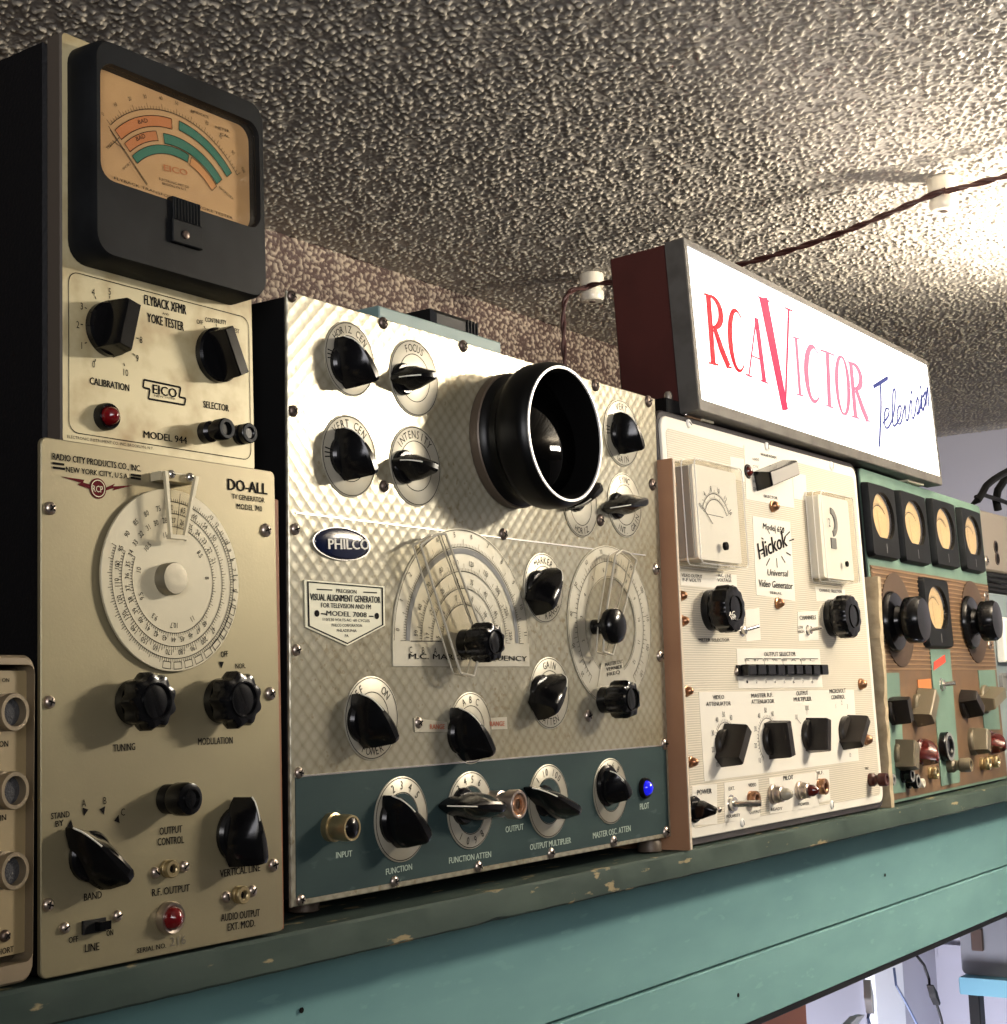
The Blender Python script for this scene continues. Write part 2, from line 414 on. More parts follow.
# ------------------------------------------------------------------ fittings
def screw(U, px, py, r=6.5, m='screw_metal', slot='cross', w=0.):
    c = U.at(px, py, w+.002); R = r*U.sc(px, py)
    o = MB().lathe(*c, [(R, w), (R, w+.0006), (R*.93, w+.0014), (R*.7, w+.0022), (R*.35, w+.0026), (.00005, w+.0027)], 20).done('screw', m, U.root, 50)
    a = random.random()*PI
    mb = MB()
    for k in ((0, PI/2) if slot == 'cross' else (0,)):
        d = (math.cos(a+k)*R*.6, math.sin(a+k)*R*.6)
        mb.line((c[0]-d[0], c[1]-d[1]), (c[0]+d[0], c[1]+d[1]), R*.28, w+.0028+.0001*k)
    mb.done('slot', 'ink', o)
    return o
def round_knob(U, px, py, r, H, m='black_bakelite', flute=0, name='knob', base=.0, depth=.12, ringr=.62, n=64):
    """px,py,r: centre and vertical radius of the front face in the photo"""
    c = U.at(px, py, H); R = r*U.sc(px, py, H); b = base or .8
    prof = [(R*b, .0008), (R*b, H*.30), (R*.86, H*.34), (R, H*.48), (R, H*.88), (R*.93, H*.97), (R*ringr*1.12, H)]
    mb = MB(); k = MB()
    if flute:
        L = []
        mb.lathe(*c, prof[:2], n, cap0=True, cap1=False)
        mb.lathe(*c, [(R*b, H*.30), (R*.9, H*.36), (R, H*.48), (R, H*.86), (R*.92, H*.97), (R*ringr*1.25, H)], n, flute, depth, cap0=False, cap1=True)
    else: mb.lathe(*c, prof, n)
    o = mb.done(name, m, U.root, 30)
    MB().ring(*c, R*ringr*.9, R*ringr, H-.0002, H+.0012, 48).done('face_ring', m, o, 30)
    return o
def fin_knob(U, base, a, b, r, H, thick=.0075, m='black_bakelite', name='bar_knob', mark=None, top=None):
    """knob with a full bar across a round base. base: photo centre on the panel; a,b: photo ends of the bar's front edge; r base radius px"""
    A, B = U.at(*a, H), U.at(*b, H); R = r*U.sc(*base)
    c = ((A[0]+B[0])/2, (A[1]+B[1])/2)
    dx, dy = A[0]-B[0], A[1]-B[1]; L = math.hypot(dx, dy); ex = (dx/L, dy/L); ey = (-ex[1], ex[0])
    mb = MB().lathe(*c, [(R, .0006), (R, H*.22), (R*.93, H*.30)], 40)
    loops = []
    for w, l, t in ((H*.1, .52, 1.35), (H*.5, .51, 1.2), (H*.93, .5, 1.0), (H, .48, .86)):
        lp = []
        for sx, sy in ((1, -1), (1, 1), (-1, 1), (-1, -1)):
            p, q = sx*L*l, sy*thick*t/2
            lp.append((c[0]+ex[0]*p+ey[0]*q, c[1]+ex[1]*p+ey[1]*q, w))
        loops.append(lp)
    mb.loft(loops)
    o = mb.done(name, m, U.root, 25)
    if mark:
        k = MB(); k.line((c[0]+ex[0]*L*.05, c[1]+ex[1]*L*.05), (c[0]+ex[0]*L*.46, c[1]+ex[1]*L*.46), thick*.14, H+.0003)
        k.done('pointer_line', mark, o)
    if top:
        k = MB(); P = [(c[0]+ex[0]*L*.47*sx+ey[0]*thick*.42*sy, c[1]+ex[1]*L*.47*sx+ey[1]*thick*.42*sy) for sx, sy in ((1, -1), (1, 1), (-1, 1), (-1, -1))]
        k.prism(P, H-.0005, H+.0005); k.done('top_inlay', top, o)
    return o
def pointer_knob(U, tip, tail, H, half=.009, m='black_bakelite', name='pointer_knob', mark='paper_white', wt=.006, full=1.):
    """chicken-head knob: low tip, high tail. tip: photo point of the tip, tail: photo point of the high tail end"""
    A, B = U.at(*tip, wt), U.at(*tail, H)
    dx, dy = A[0]-B[0], A[1]-B[1]; L = math.hypot(dx, dy); ex = (dx/L, dy/L); ey = (-ex[1], ex[0]); mid = .44
    c = (B[0]+ex[0]*L*mid, B[1]+ex[1]*L*mid)
    mb = MB().lathe(*c, [(half*1.25, .0006), (half*1.25, H*.14), (half*1.1, H*.22)], 36)
    N = 15; loops = []
    for i in range(N):
        t = i/(N-1)                      # 0 at tail, 1 at tip
        h = wt+(H-wt)*(max(0, 1-t**(2.3*full)))**.62
        if i == 0: h = H*.94
        wid = half*(.62+.38*math.sin(PI*min(1, t*1.25+.12))) if t < .72 else half*(.62+.38*math.sin(PI*min(1, .72*1.25+.12)))*(1-(t-.72)/.28)**.8+.0006
        rid = max(.0006, wid*.42*(1-t*.55))
        p = L*t
        f = lambda q, w: (B[0]+ex[0]*p+ey[0]*q, B[1]+ex[1]*p+ey[1]*q, w)
        loops.append([f(-wid, .002), f(wid, .002), f(wid*.9, h*.45), f(rid, h*.95), f(rid*.5, h), f(-rid*.5, h), f(-rid, h*.95), f(-wid*.9, h*.45)])
    mb.loft(loops)
    o = mb.done(name, m, U.root, 28)
    if mark:
        k = MB(); pts = []
        for i in range(9, N):
            t = i/(N-1); h = wt+(H-wt)*(max(0, 1-t**(2.3*full)))**.62
            pts.append((B[0]+ex[0]*L*t, B[1]+ex[1]*L*t, h+.0001))
        k.tube(pts, .0005, 6); k.done('pointer_line', mark, o)
    return o
def jewel(U, px, py, r, m='red_jewel', bez='screw_dark', H=.007):
    c = U.at(px, py, H*.6); R = r*U.sc(px, py)
    o = MB().lathe(*c, [(R*1.0, .0004), (R*1.0, H*.45), (R*.92, H*.65), (R*.74, H*.6), (R*.7, H*.3)], 32).done('pilot_lamp', bez, U.root)
    MB().lathe(*c, [(R*.72, H*.3), (R*.72, H*.6), (R*.60, H*.95), (R*.36, H*1.2), (R*.12, H*1.3), (.00003, H*1.31)], 24).done('jewel', m, o, 60)
    return o
def jack(U, px, py, r, m='bright_metal', H=.006, core='ink', hole=.45, name='jack', base=1.):
    c = U.at(px, py, H); R = r*U.sc(px, py)
    o = MB().lathe(*c, [(R*base, .0004), (R*base, H*.35), (R*.9, H*.4), (R, H*.5), (R, H*.9), (R*.92, H), (R*(hole+.12), H), (R*hole, H*.9), (R*hole, H*.4)], 32).done(name, m, U.root)
    MB().lathe(*c, [(R*hole*.96, H*.4), (R*hole*.96, H*.55)], 20).done('socket', core, o)
    return o
def post(U, base, tip, r, m='black_bakelite', cap='post_grey', name='binding_post'):
    """terminal post standing straight out: photo points of its foot and of its end"""
    best = None
    for k in range(10, 60):
        H = k*.001; c = U.at(*tip, H); d = U.at(*base, 0)
        e = abs(c[0]-d[0])
        if best is None or e < best[0]: best = (e, H, c)
    H, c = best[1], best[2]; R = r*U.sc(*tip)
    o = MB().lathe(*c, [(R, .0004), (R, H*.3), (R*.72, H*.4), (R*.72, H*.5), (R, H*.6), (R, H*.95), (R*.92, H), (R*.6, H), (R*.5, H*.92)], 28).done(name, m, U.root)
    if cap: MB().ring(*c, R*.62, R*.9, H-.0001, H+.0006, 28).done('post_ring', cap, o)
    return o
def toggle(U, base, tip, r=5, L=.018, m='bright_metal'):
    c = U.at(*base, .003); R = r*U.sc(*base); t = U.at(*tip, L)
    o = MB().lathe(*c, [(R*1.25, .0004), (R*1.25, .002), (R*.8, .0025), (R*.8, .006), (R*.55, .0065)], 12).done('toggle_switch', m, U.root)
    MB().tube([(c[0], c[1], .004), (c[0]*.6+t[0]*.4, c[1]*.6+t[1]*.4, L*.55), (t[0], t[1], L)], R*.36, 10).done('lever', m, o)
    return o
def acorn(U, px, py, r=5):
    c = U.at(px, py, .006); R = r*U.sc(px, py)
    return MB().lathe(*c, [(R*1.15, .0004), (R*1.15, .004), (R*.95, .0045), (R*.9, .007), (R*.6, .0095), (.0001, .0105)], 12).done('cap_nut', 'copper_nut', U.root, 45)
def disc_plate(U, px, py, r, words=(), w=.0008, m='philco_plate', hatch=True, ink='ink', parent=None, inner=.62, name='dial_plate'):
    c = U.at(px, py, w); R = r*U.sc(px, py)
    o = MB().lathe(*c, [(R, .0002), (R, w*.8), (R*.985, w)], 48).done(name, m, parent or U.root)
    k = MB(); k.arc(*c, R*.96, 0, 2*PI, R*.02, w+.0002, 48); k.arc(*c, R*inner, 0, 2*PI, R*.02, w+.0002, 48)
    for s, ang in words:                 # lettering round the edge, centred on ang
        step = .21
        n = len(s)
        for i, ch in enumerate(s):
            if ch == ' ': continue
            t = ang+(i-(n-1)/2)*(-step if math.sin(ang) >= -.2 else step)
            q = R*.79
            U.label_at(k, ch, (c[0]+q*math.cos(t), c[1]+q*math.sin(t)), R*.20, w+.0002, t-PI/2 if math.sin(ang) >= -.2 else t+PI/2, .015)
    if hatch:
        for a in (PI*.96, PI*1.0, PI*1.04): k.line((c[0]+R*.7*math.cos(a), c[1]+R*.7*math.sin(a)), (c[0]+R*.9*math.cos(a), c[1]+R*.9*math.sin(a)), R*.03, w+.0002)
    k.done('lettering', ink, o, smooth=False)
    return o
def fit_circle(pts):
    A = np.array([[2*x, 2*y, 1] for x, y in pts]); b = np.array([x*x+y*y for x, y in pts])
    s = np.linalg.lstsq(A, b, rcond=None)[0]; return (s[0], s[1]), math.sqrt(s[2]+s[0]**2+s[1]**2)

# =================================================================== flyback tester (top left)
E_ = Unit('flyback_tester', (.5553, .015, .1545), math.radians(.6), 0,
          'cream flyback and yoke tester with a big black meter, top left, on the beige generator', 'tester')
W_E, H_E = .1565, .2495
MB().box(-.002, W_E+.001, .0, H_E-.004, -.20, -.0125, .002).done('case', 'crackle_black', E_.root)
pn = MB().loft([lift(rrect(0, W_E, 0, H_E, .003), -.0122), lift(rrect(0, W_E, 0, H_E, .003), -.0012), lift(rrect(.0009, W_E-.0009, .0009, H_E-.0009, .003), 0)], True, False).done('panel_tray', 'case_edge', E_.root)
MB().prism(rrect(.0009, W_E-.0009, .0009, H_E-.0009, .003), -.0003, .0001).done('face_plate', 'eico_cream', E_.root)
# the meter
HB = .0235
l, r_ = E_.at(95.5, 150, HB)[0], E_.at(265.5, 200, HB)[0]
t_, b_ = E_.at(101, 36, HB)[1], E_.at(250, 295.5, HB)[1]
wl, wr = E_.at(100.5, 120, HB)[0], E_.at(260, 180, HB)[0]
wt, wb = E_.at(104, 60.5, HB)[1], E_.at(101, 176, HB)[1]
wb = (wb+E_.at(250, 228, HB)[1])/2
sh = .0015
bez = MB().loft([lift(rrect(l-.0015, r_+.0005, b_-.001, t_+.001, .013), .0005), lift(rrect(l-.001, r_+.0005, b_-.0005, t_+.0005, .013), HB*.82),
                 lift(rrect(l+.0012, r_-.0012, b_+.0012, t_-.0012, .012), HB),
                 lift(rrect(wl, wr, wb, wt, .010), HB), lift(rrect(wl+.0006, wr-.0006, wb+.0006, wt-.0006, .010), HB-.0095)], True, False).done('meter_case', 'meter_black', E_.root, 30)
WF = HB-.0092
MB().prism(rrect(wl+.0006, wr-.0006, wb+.0006, wt-.0006, .010), WF-.001, WF).done('scale_card', 'meter_card', bez)
def face_pts(L): return [E_.at(x/3.2, y/3.2, WF) for x, y in L]
ctr, rad = fit_circle(face_pts([(365, 410), (430, 376), (500, 369), (548, 378), (650, 440), (710, 500), (738, 555)]))
def pol(P):
    x, y = P[0]-ctr[0], P[1]-ctr[1]; return math.hypot(x, y), math.atan2(y, x)
def band(mb, outer, inner, a, b):
    """arc band whose radii and ends come from photo points"""
    (ro, _), (ri, _) = pol(face_pts([outer])[0]), pol(face_pts([inner])[0])
    a0, a1 = pol(face_pts([a])[0])[1], pol(face_pts([b])[0])[1]
    mb.arc(*ctr, (ro+ri)/2, a0, a1, ro-ri, WF+.0003, 40); return (ro, ri, a0, a1)
segs = []
mb = MB(); segs.append(band(mb, (490, 370), (490, 405), (368, 420), (548, 390))); segs.append(band(mb, (470, 422), (470, 455), (398, 462), (500, 430))); mb.done('orange_bands', 'band_orange', bez, smooth=False)
mb = MB(); segs.append(band(mb, (650, 440), (640, 462), (571, 406), (730, 562))); segs.append(band(mb, (590, 452), (580, 478), (521, 432), (703, 580))); segs.append(band(mb, (510, 464), (510, 492), (425, 505), (600, 512))); mb.done('green_bands', 'band_green', bez, smooth=False)
mb = MB(); segs.append(band(mb, (655, 545), (648, 570), (608, 515), (686, 602))); mb.done('tan_band', 'band_tan', bez, smooth=False)
mb = MB(); w = WF+.0006
for ro, ri, a0, a1 in segs:
    for q in (ro, ri): mb.arc(*ctr, q, a0, a1, .0004, w, 30)
    for a in (a0, a1): mb.line((ctr[0]+ro*math.cos(a), ctr[1]+ro*math.sin(a)), (ctr[0]+ri*math.cos(a), ctr[1]+ri*math.sin(a)), .0004, w)
A0, A1 = pol(face_pts([(352, 402)])[0])[1], pol(face_pts([(757, 560)])[0])[1]
R0 = rad*1.05
mb.arc(*ctr, R0, A0, A1, .0004, w, 50); mb.ticks(*ctr, R0, R0*1.03, A0, A1, 50, .0003, w, 5, R0*1.055)
for i in range(11):
    a = A0+(A1-A0)*i/10
    E_.label_at(mb, str(i*10), (ctr[0]+R0*1.11*math.cos(a), ctr[1]+R0*1.11*math.sin(a)), .0024, w, a-PI/2)
for s, px, py, rr in (('BAD', 455, 388, 0), ('BAD', 448, 440, 0)):
    P = face_pts([(px, py)])[0]; E_.label_at(mb, s, P, .0026, w, pol(P)[1]-PI/2, .0, 1.2)
for px, py, qx, qy in ((345, 405, 470, 590), (357, 450, 398, 480), (350, 470, 380, 440)):
    a, b = face_pts([(px, py), (qx, qy)]); mb.line(a, b, .0004, w)
E_.text(mb, 'FLYBACK TRANSFORMER AND YOKE TESTER', (365/3.2, 573/3.2), (745/3.2, 702/3.2), 2.7, w, .0)
E_.text(mb, 'ELECTRONIC INST CO', (510/3.2, 575/3.2), (605/3.2, 603/3.2), 2.4, w, .0); E_.text(mb, 'BROOKLYN N.Y.', (520/3.2, 590/3.2), (598/3.2, 612/3.2), 2.4, w, .0)
E_.text(mb, 'INDICATE', (620/3.2, 360/3.2), (668/3.2, 380/3.2), 2.6, w, .0); E_.text(mb, 'METER', (690/3.2, 410/3.2), (735/3.2, 425/3.2), 2.6, w, .0); E_.text(mb, 'CAL', (705/3.2, 432/3.2), (735/3.2, 442/3.2), 2.6, w, .0)
E_.text(mb, 'TEST', (345/3.2, 480/3.2), (362/3.2, 462/3.2), 3, w, .0); E_.text(mb, 'SHORT', (395/3.2, 545/3.2), (420/3.2, 525/3.2), 2.5, w, .0)
E_.text(mb, 'GOOD', (700/3.2, 600/3.2), (745/3.2, 640/3.2), 2.5, w, .0)
mb.done('scale_printing', 'ink', bez, smooth=False)
mb = MB(); E_.text(mb, 'EICO', (525/3.2, 545/3.2), (600/3.2, 562/3.2), 6, w, .03); mb.done('scale_mark', 'band_orange', bez, smooth=False)
a, b = E_.at(470/3.2, 592/3.2, WF+.0014), E_.at(352/3.2, 415/3.2, WF+.0014)
MB().line(a, b, .0005, WF+.0014).done('needle', 'ink', bez, smooth=False)
MB().prism(rrect(wl-.0002+.0012, wr-.001, wb+.001, wt-.001, .009), HB-.0035, HB-.0028).done('glass', 'clear_glass', bez)
p0, p1 = E_.at(550/3.2, 640/3.2, HB), E_.at(640/3.2, 795/3.2, HB)
clip = MB(); cu0, cu1 = E_.at(548/3.2, 720/3.2, HB)[0], E_.at(636/3.2, 720/3.2, HB)[0]
ctop, cmid, cbot = E_.at(590/3.2, 643/3.2, HB)[1], E_.at(590/3.2, 715/3.2, HB)[1], E_.at(590/3.2, 788/3.2, HB)[1]
clip.box(cu0, cu1-.001, cmid, ctop, HB-.004, HB+.0022, .0005); clip.box(cu0-.0012, cu1+.0006, cbot, cmid, HB-.001, HB+.003, .0006)
for i in range(9):
    x = cu0+.0008+(cu1-cu0-.0026)*i/8; clip.box(x, x+.0005, cmid+.0005, ctop-.0005, HB+.002, HB+.003)
clip = clip.done('zero_adjust', 'meter_black', bez)
cc = E_.at(594/3.2, 752/3.2, HB+.003); MB().lathe(*cc, [(.0027, HB+.003), (.0026, HB+.004), (.0015, HB+.0045)], 16).done('adjust_screw', 'screw_dark', clip)
# knobs, jewel, posts
fin_knob(E_, (107, 331), (135.5, 301), (126, 346.5), 27, .021, .0105)
fin_knob(E_, (216, 357), (229.5, 327), (245.5, 374), 27, .020, .0085)
jewel(E_, 110, 416, 13.5, bez='black_bakelite', H=.009)
post(E_, (205, 432), (227, 428.5), 10.5); post(E_, (240, 437), (250, 433), 10)
mb = MB(); k = lambda x, y: (x/3.357, y/3.357+260)
T = lambda s, a, b, h, bd=.012: E_.text(mb, s, k(*a), k(*b), h/3.357, .0004, bd)
T('FLYBACK XFMR', (484, 148), (624, 183), 33, .02); T('AND', (545, 182), (567, 187), 7); T('YOKE TESTER', (494, 207), (616, 238), 31, .02)
T('CALIBRATION', (301, 416), (433, 441), 24, .02); T('SELECTOR', (683, 495), (768, 509), 23, .015); T('MODEL 944', (482, 596), (627, 617), 24, .02)
T('ELECTRONIC INSTRUMENT CO. INC. BROOKLYN, N.Y.', (226, 597), (515, 637), 10, .0); T('OFF', (660, 213), (681, 218), 15); T('CONTINUITY', (689, 207), (760, 217), 15); T('TEST', (780, 240), (803, 247), 14)
for s, x, y in (('0', 313, 350), ('1', 273, 287), ('2', 260, 217), ('3', 273, 155), ('4', 312, 108), ('5', 367, 106), ('8', 472, 268), ('9', 460, 330), ('10', 421, 378)):
    E_.label_at(mb, s, E_.at(*k(x, y)), .0042)
for a, b in (((317, 122), (321, 132)), ((367, 120), (367, 130)), ((283, 160), (290, 163)), ((269, 216), (277, 217)), ((283, 280), (290, 277)), ((317, 342), (320, 333)), ((414, 346), (417, 356)), ((444, 314), (452, 321)), ((455, 262), (464, 264)), ((683, 222), (688, 232)), ((724, 215), (725, 224)), ((775, 238), (770, 246))):
    mb.line(E_.at(*k(*a)), E_.at(*k(*b)), .0006, .0004)
P = [k(*q) for q in ((228, 50), (836, 205), (836, 665), (232, 570))]; u0, u1 = E_.at(68, 350)[0], E_.at(249, 350)[0]; v1, v0 = E_.at(150, 292)[1], E_.at(150, 445)[1]
o_, i_ = rrect(u0, u1, v0, v1, .007), rrect(u0+.0005, u1-.0005, v0+.0005, v1-.0005, .0065)
for q in range(len(o_)):
    r2 = (q+1) % len(o_); mb.flat([o_[q], o_[r2], i_[r2], i_[q]], .0004)
logo = [k(*q) for q in ((482, 402), (605, 428), (600, 460), (622, 465), (618, 487), (497, 466), (502, 434), (479, 428))]
for q in range(8): mb.line(E_.at(*logo[q]), E_.at(*logo[(q+1) % 8]), .0012, .0004)
T('EICO', (512, 447), (592, 463), 31, .03); T('NEW YORK', (518, 458), (590, 470), 7, 0)
mb.done('lettering', 'ink', E_.root, smooth=False)

# =================================================================== tall generator (left)
G = Unit('television_generator', (.5284, -.004, -.1373), math.radians(.54), 0,
         'tall beige television generator with a round calibrated dial, lower left, under the flyback tester', 'signal generator')
W_G, H_G = .1843, .2906
MB().box(.004, W_G-.004, .001, H_G-.004, -.20, -.003, .002).done('case', 'crackle_black', G.root)
MB().loft([lift(rrect(0, W_G, 0, H_G, .004), -.0028), lift(rrect(0, W_G, 0, H_G, .004), -.0004), lift(rrect(.0005, W_G-.0005, .0005, H_G-.0005, .0036), 0)]).done('panel', 'rcp_panel', G.root)
for x, y in ((52, 508), (267.6, 530), (51, 702), (272, 693.5), (275, 865), (49.5, 905)): screw(G, x, y, 6.8)
k = lambda x, y: (x/3.656+30, y/3.656+430)
# dial
c = G.at(173.2, 580, .003); R = (G.at(170, 489, .003)[1]-G.at(170, 671.5, .003)[1])/2; c = (c[0], G.at(170, 671.5, .003)[1]+R)
dial = MB().lathe(*c, [(R, .0016), (R, .0028), (R*.995, .0031)], 96).done('dial', 'rcp_dial', G.root)
mb = MB(); w = .0034
for rr, a0, a1, n, L, mj in ((.86, -2.55, PI+.55, 150, .035, 5), (.73, -2.3, PI+.3, 120, .035, 5), (.585, -2.4, PI+.9, 100, .03, 5)):
    a0, a1 = -PI/2-2.35, -PI/2+2.35+1.2
    mb.arc(*c, R*rr, a0+.4, a1-.35, .0004, w, 90); mb.ticks(*c, R*rr, R*(rr+L), a0+.4, a1-.35, n, .00033, w, mj, R*(rr+L*1.8))
nums = ((.935, ['4', '5', '6', '7', '8', '9', '10', '11', '12', '13'], -.2, .9, .0034), (.795, ['47', '200', '190', '180', '170', '160', '150', '140', '130', '120', '110', '100', '95', '90', '85', '80', '75', '70', '65', '60', '54', '50'], -.75, -5.6, .0040),
        (.655, ['48', '47', '46', '45', '44', '43', '42', '41', '40', '39', '38', '37', '36', '35', '34', '33', '32', '31', '30', '28', '27', '26', '25', '24', '23', '22', '21'], -.8, -5.9, .0040), (.50, ['11', '10.7', '9.3', '9.5', '10', '10.5', '11', '9.5', '8.5', '8'], -1., -6.2, .0040))
for rr, L, a0, a1, h in nums:
    for i, s in enumerate(L):
        a = a0+(a1-a0)*i/(len(L)-1); G.label_at(mb, s, (c[0]+R*rr*math.cos(a), c[1]+R*rr*math.sin(a)), h*.82, w, a-PI/2)
for i in range(9):
    a = -1.75+i*.17; P = [(c[0]+R*q*math.cos(a+d), c[1]+R*q*math.sin(a+d)) for q, d in ((.90, 0), (.975, 0), (.975, .12), (.90, .12))]
    for q in range(4): mb.line(P[q], P[(q+1) % 4], .0004, w)
mb.arc(*c, R*.905, -.95, .75, .0005, w, 40)
for i in range(8):
    a = -.9+i*.2; mb.line((c[0]+R*.905*math.cos(a), c[1]+R*.905*math.sin(a)), (c[0]+R*.985*math.cos(a), c[1]+R*.985*math.sin(a)), .0005, w)
mb.done('dial_printing', 'ink', dial, smooth=False)
hc = G.at(176, 578.3, .011); hr = 16*G.sc(174, 578)
mat('hub_metal', (.26, .24, .19), .42, .8)
MB().lathe(*hc, [(hr, .003), (hr, .0100), (hr*.95, .0110), (hr*.5, .0112), (hr*.1, .0111)], 48).done('dial_hub', 'hub_metal', dial, 30)
# cursor
hw = .011
cl = [k(x, y) for x, y in ((490, 152), (603, 172), (560, 388), (508, 385))]
cp = G.poly(cl, hw)
cur = MB().prism(cp, hw-.0012, hw).done('dial_cursor', 'clear_plastic', G.root)
mb = MB()
for a, b in ((cp[0], cp[3]), (cp[1], cp[2])):
    d = .0013; mb.prism([(a[0]-d, a[1]), (a[0]+d, a[1]), (b[0]+d*.6, b[1]), (b[0]-d*.6, b[1])], hw+.0001, hw+.0024)
mb.box(cp[3][0]-.0008, cp[2][0]+.0008, cp[3][1]-.002, cp[3][1]+.0005, hw-.0012, hw+.0024); mb.done('cursor_rim', 'rcp_dial', cur)
mb = MB(); mid = ((cp[0][0]+cp[1][0])/2, cp[0][1]); m2 = ((cp[2][0]+cp[3][0])/2, cp[3][1]); mb.line((mid[0], mid[1]-.012), m2, .0004, hw+.0003); mb.done('hair_line', 'ink', cur, smooth=False)
mb = MB(); mb.box(cp[0][0]-.001, cp[1][0]+.001, cp[1][1]-.004, cp[0][1]+.0005, .0005, hw-.0014); mb.done('cursor_bracket', 'rcp_dial', cur)
for x, y in ((522, 161), (590, 172)): s_ = screw(G, *k(x, y), 4.5, 'bright_metal', 'one', w=hw)
# knobs
round_knob(G, 157, 701, 30, .021, flute=9, depth=.13, base=.78)
round_knob(G, 244, 699.5, 29.5, .021, flute=9, depth=.13, base=.78)
round_knob(G, 191.5, 799, 17, .021, base=.9, ringr=.6)
pointer_knob(G, (252, 797), (265, 864), .022, .0135, wt=.017, full=1.6)
pointer_knob(G, (73, 828), (134, 879), .022, .011, wt=.008)
jack(G, 173.5, 869, 9, 'brass', core='ink'); jack(G, 244.5, 895, 9, 'brass', core='ink')
for x, y in ((157, 872.5), (186, 866.5), (228, 897), (254, 891), (66.4, 928), (119, 916)): screw(G, x, y, 6, slot='one')
jewel(G, 173.5, 918, 16.5, bez='screw_metal', H=.008)
sw = MB(); a, b = G.at(80, 917, 0), G.at(103, 930, 0)
sw.box(a[0]+.0005, b[0]+.0005, b[1]-.0005, a[1]-.0022, .0003, .0025, .0004); sw = sw.done('slide_switch', 'black_matte', G.root)
MB().box((a[0]+b[0])/2, b[0], b[1]+.0008, a[1]-.0035, .0025, .0075, .0005).done('slider', 'black_bakelite', sw)
mb = MB(); T = lambda s, a, b, h, bd=.015: G.text(mb, s, k(*a), k(*b), h/3.656, .0004, bd)
T('RADIO CITY PRODUCTS CO., INC.', (82, 107), (405, 152), 24, .02); T('NEW YORK CITY, U.S.A.', (131, 153), (360, 179), 20)
for a, b in (((80, 121), (124, 127)), ((82, 137), (126, 143)), ((366, 163), (404, 168)), ((366, 174), (404, 180))): mb.line(G.at(*k(*a)), G.at(*k(*b)), .0013, .0004)
T('DO-ALL', (723, 218), (866, 236), 42, .025); T('TV GENERATOR', (738, 251), (857, 266), 19); T('MODEL 740', (756, 288), (848, 298), 20)
T2 = lambda s, a, b, h, bd=.015: G.text(mb, s, a, b, h, .0004, bd)
for s, a, b, h in (('TUNING', (113.2, 751.7), (135, 749.9), 7.3), ('MODULATION', (198, 745), (232.5, 743.5), 7), ('OUTPUT', (159.4, 835), (182, 832.4), 7.5), ('CONTROL', (157.5, 845.7), (183.7, 843), 7.5),
                   ('VERTICAL LINE', (220, 877.4), (260, 871), 7.5), ('R.F. OUTPUT', (152, 896.4), (189.4, 891.2), 7.5), ('AUDIO OUTPUT', (221, 921.5), (259.5, 916), 7.5), ('EXT. MOD.', (227.6, 931), (255, 926.3), 7.5),
                   ('BAND', (84, 901), (101.6, 898), 7.5), ('LINE', (84.7, 952.3), (99, 950), 8), ('OFF', (68.6, 943.3), (78, 941.5), 6), ('ON', (106.5, 936.3), (113, 935), 6), ('SERIAL NO.', (137, 953.4), (166, 947.7), 5),
                   ('STAND', (51, 819.3), (69.4, 817), 6.3), ('BY', (55.5, 827), (63.7, 825.3), 6), ('NOR.', (235.5, 668.5), (245.6, 668.2), 5), ('OFF', (221, 657.5), (228, 656.6), 6)):
    T2(s, a, b, h)
for s, x, y in (('A', 83.5, 803), ('B', 104.5, 800.5), ('C', 122.5, 812)): G.label_at(mb, s, G.at(x, y), .0040)
for x, y, d in ((84.5, 811, -.3), (102.5, 810, .3), (117, 819.5, .7), (70, 824.5, .9), (221, 664, 0)):
    p = G.at(x, y); q = .0024; a = d
    mb.flat([(p[0]+q*math.cos(a+t), p[1]+q*math.sin(a+t)*1.15) for t in (PI/2+PI, PI/2+PI/3, PI/2-PI/3)], .0004)
vc = G.at(245, 833); vr = vc[1]-G.at(247, 862)[1]
mb.arc(*vc, vr*1.0, PI*.45, PI*.98, .0006, .0004, 30); p = (vc[0]-vr, vc[1]); mb.flat([(p[0]-.0012, p[1]+.002), (p[0]+.0012, p[1]+.002), (p[0], p[1]-.003)], .0004)
mb.done('lettering', 'ink', G.root, smooth=False)
mb = MB(); G.text(mb, '216', (170, 946.5), (186, 943.7), 9, .0004, -.01); mb.done('serial_number', 'ink_grey', G.root, smooth=False)
mb = MB(); lc = G.at(*k(247, 214)); lr = 10.3*G.sc(97, 488)
mb.lathe(*lc, [(lr, .0002), (lr, .0004)], 32)
for L in (((110, 170), (197, 182), (193, 192), (226, 202), (222, 217), (172, 200), (184, 193)), ((270, 213), (310, 196), (302, 206), (373, 203), (300, 222), (306, 212), (270, 224))): mb.flat(G.poly([k(*q) for q in L]), .0004)
emb = mb.done('emblem', 'ink_red', G.root, smooth=False)
mb = MB(); G.text(mb, 'RCP', k(229, 225), k(267, 229), 6.5, .0006, .0); mb.arc(*lc, lr*.8, 0, 2*PI, .0005, .0006); mb.done('emblem_letters', 'rcp_dial', emb, smooth=False)

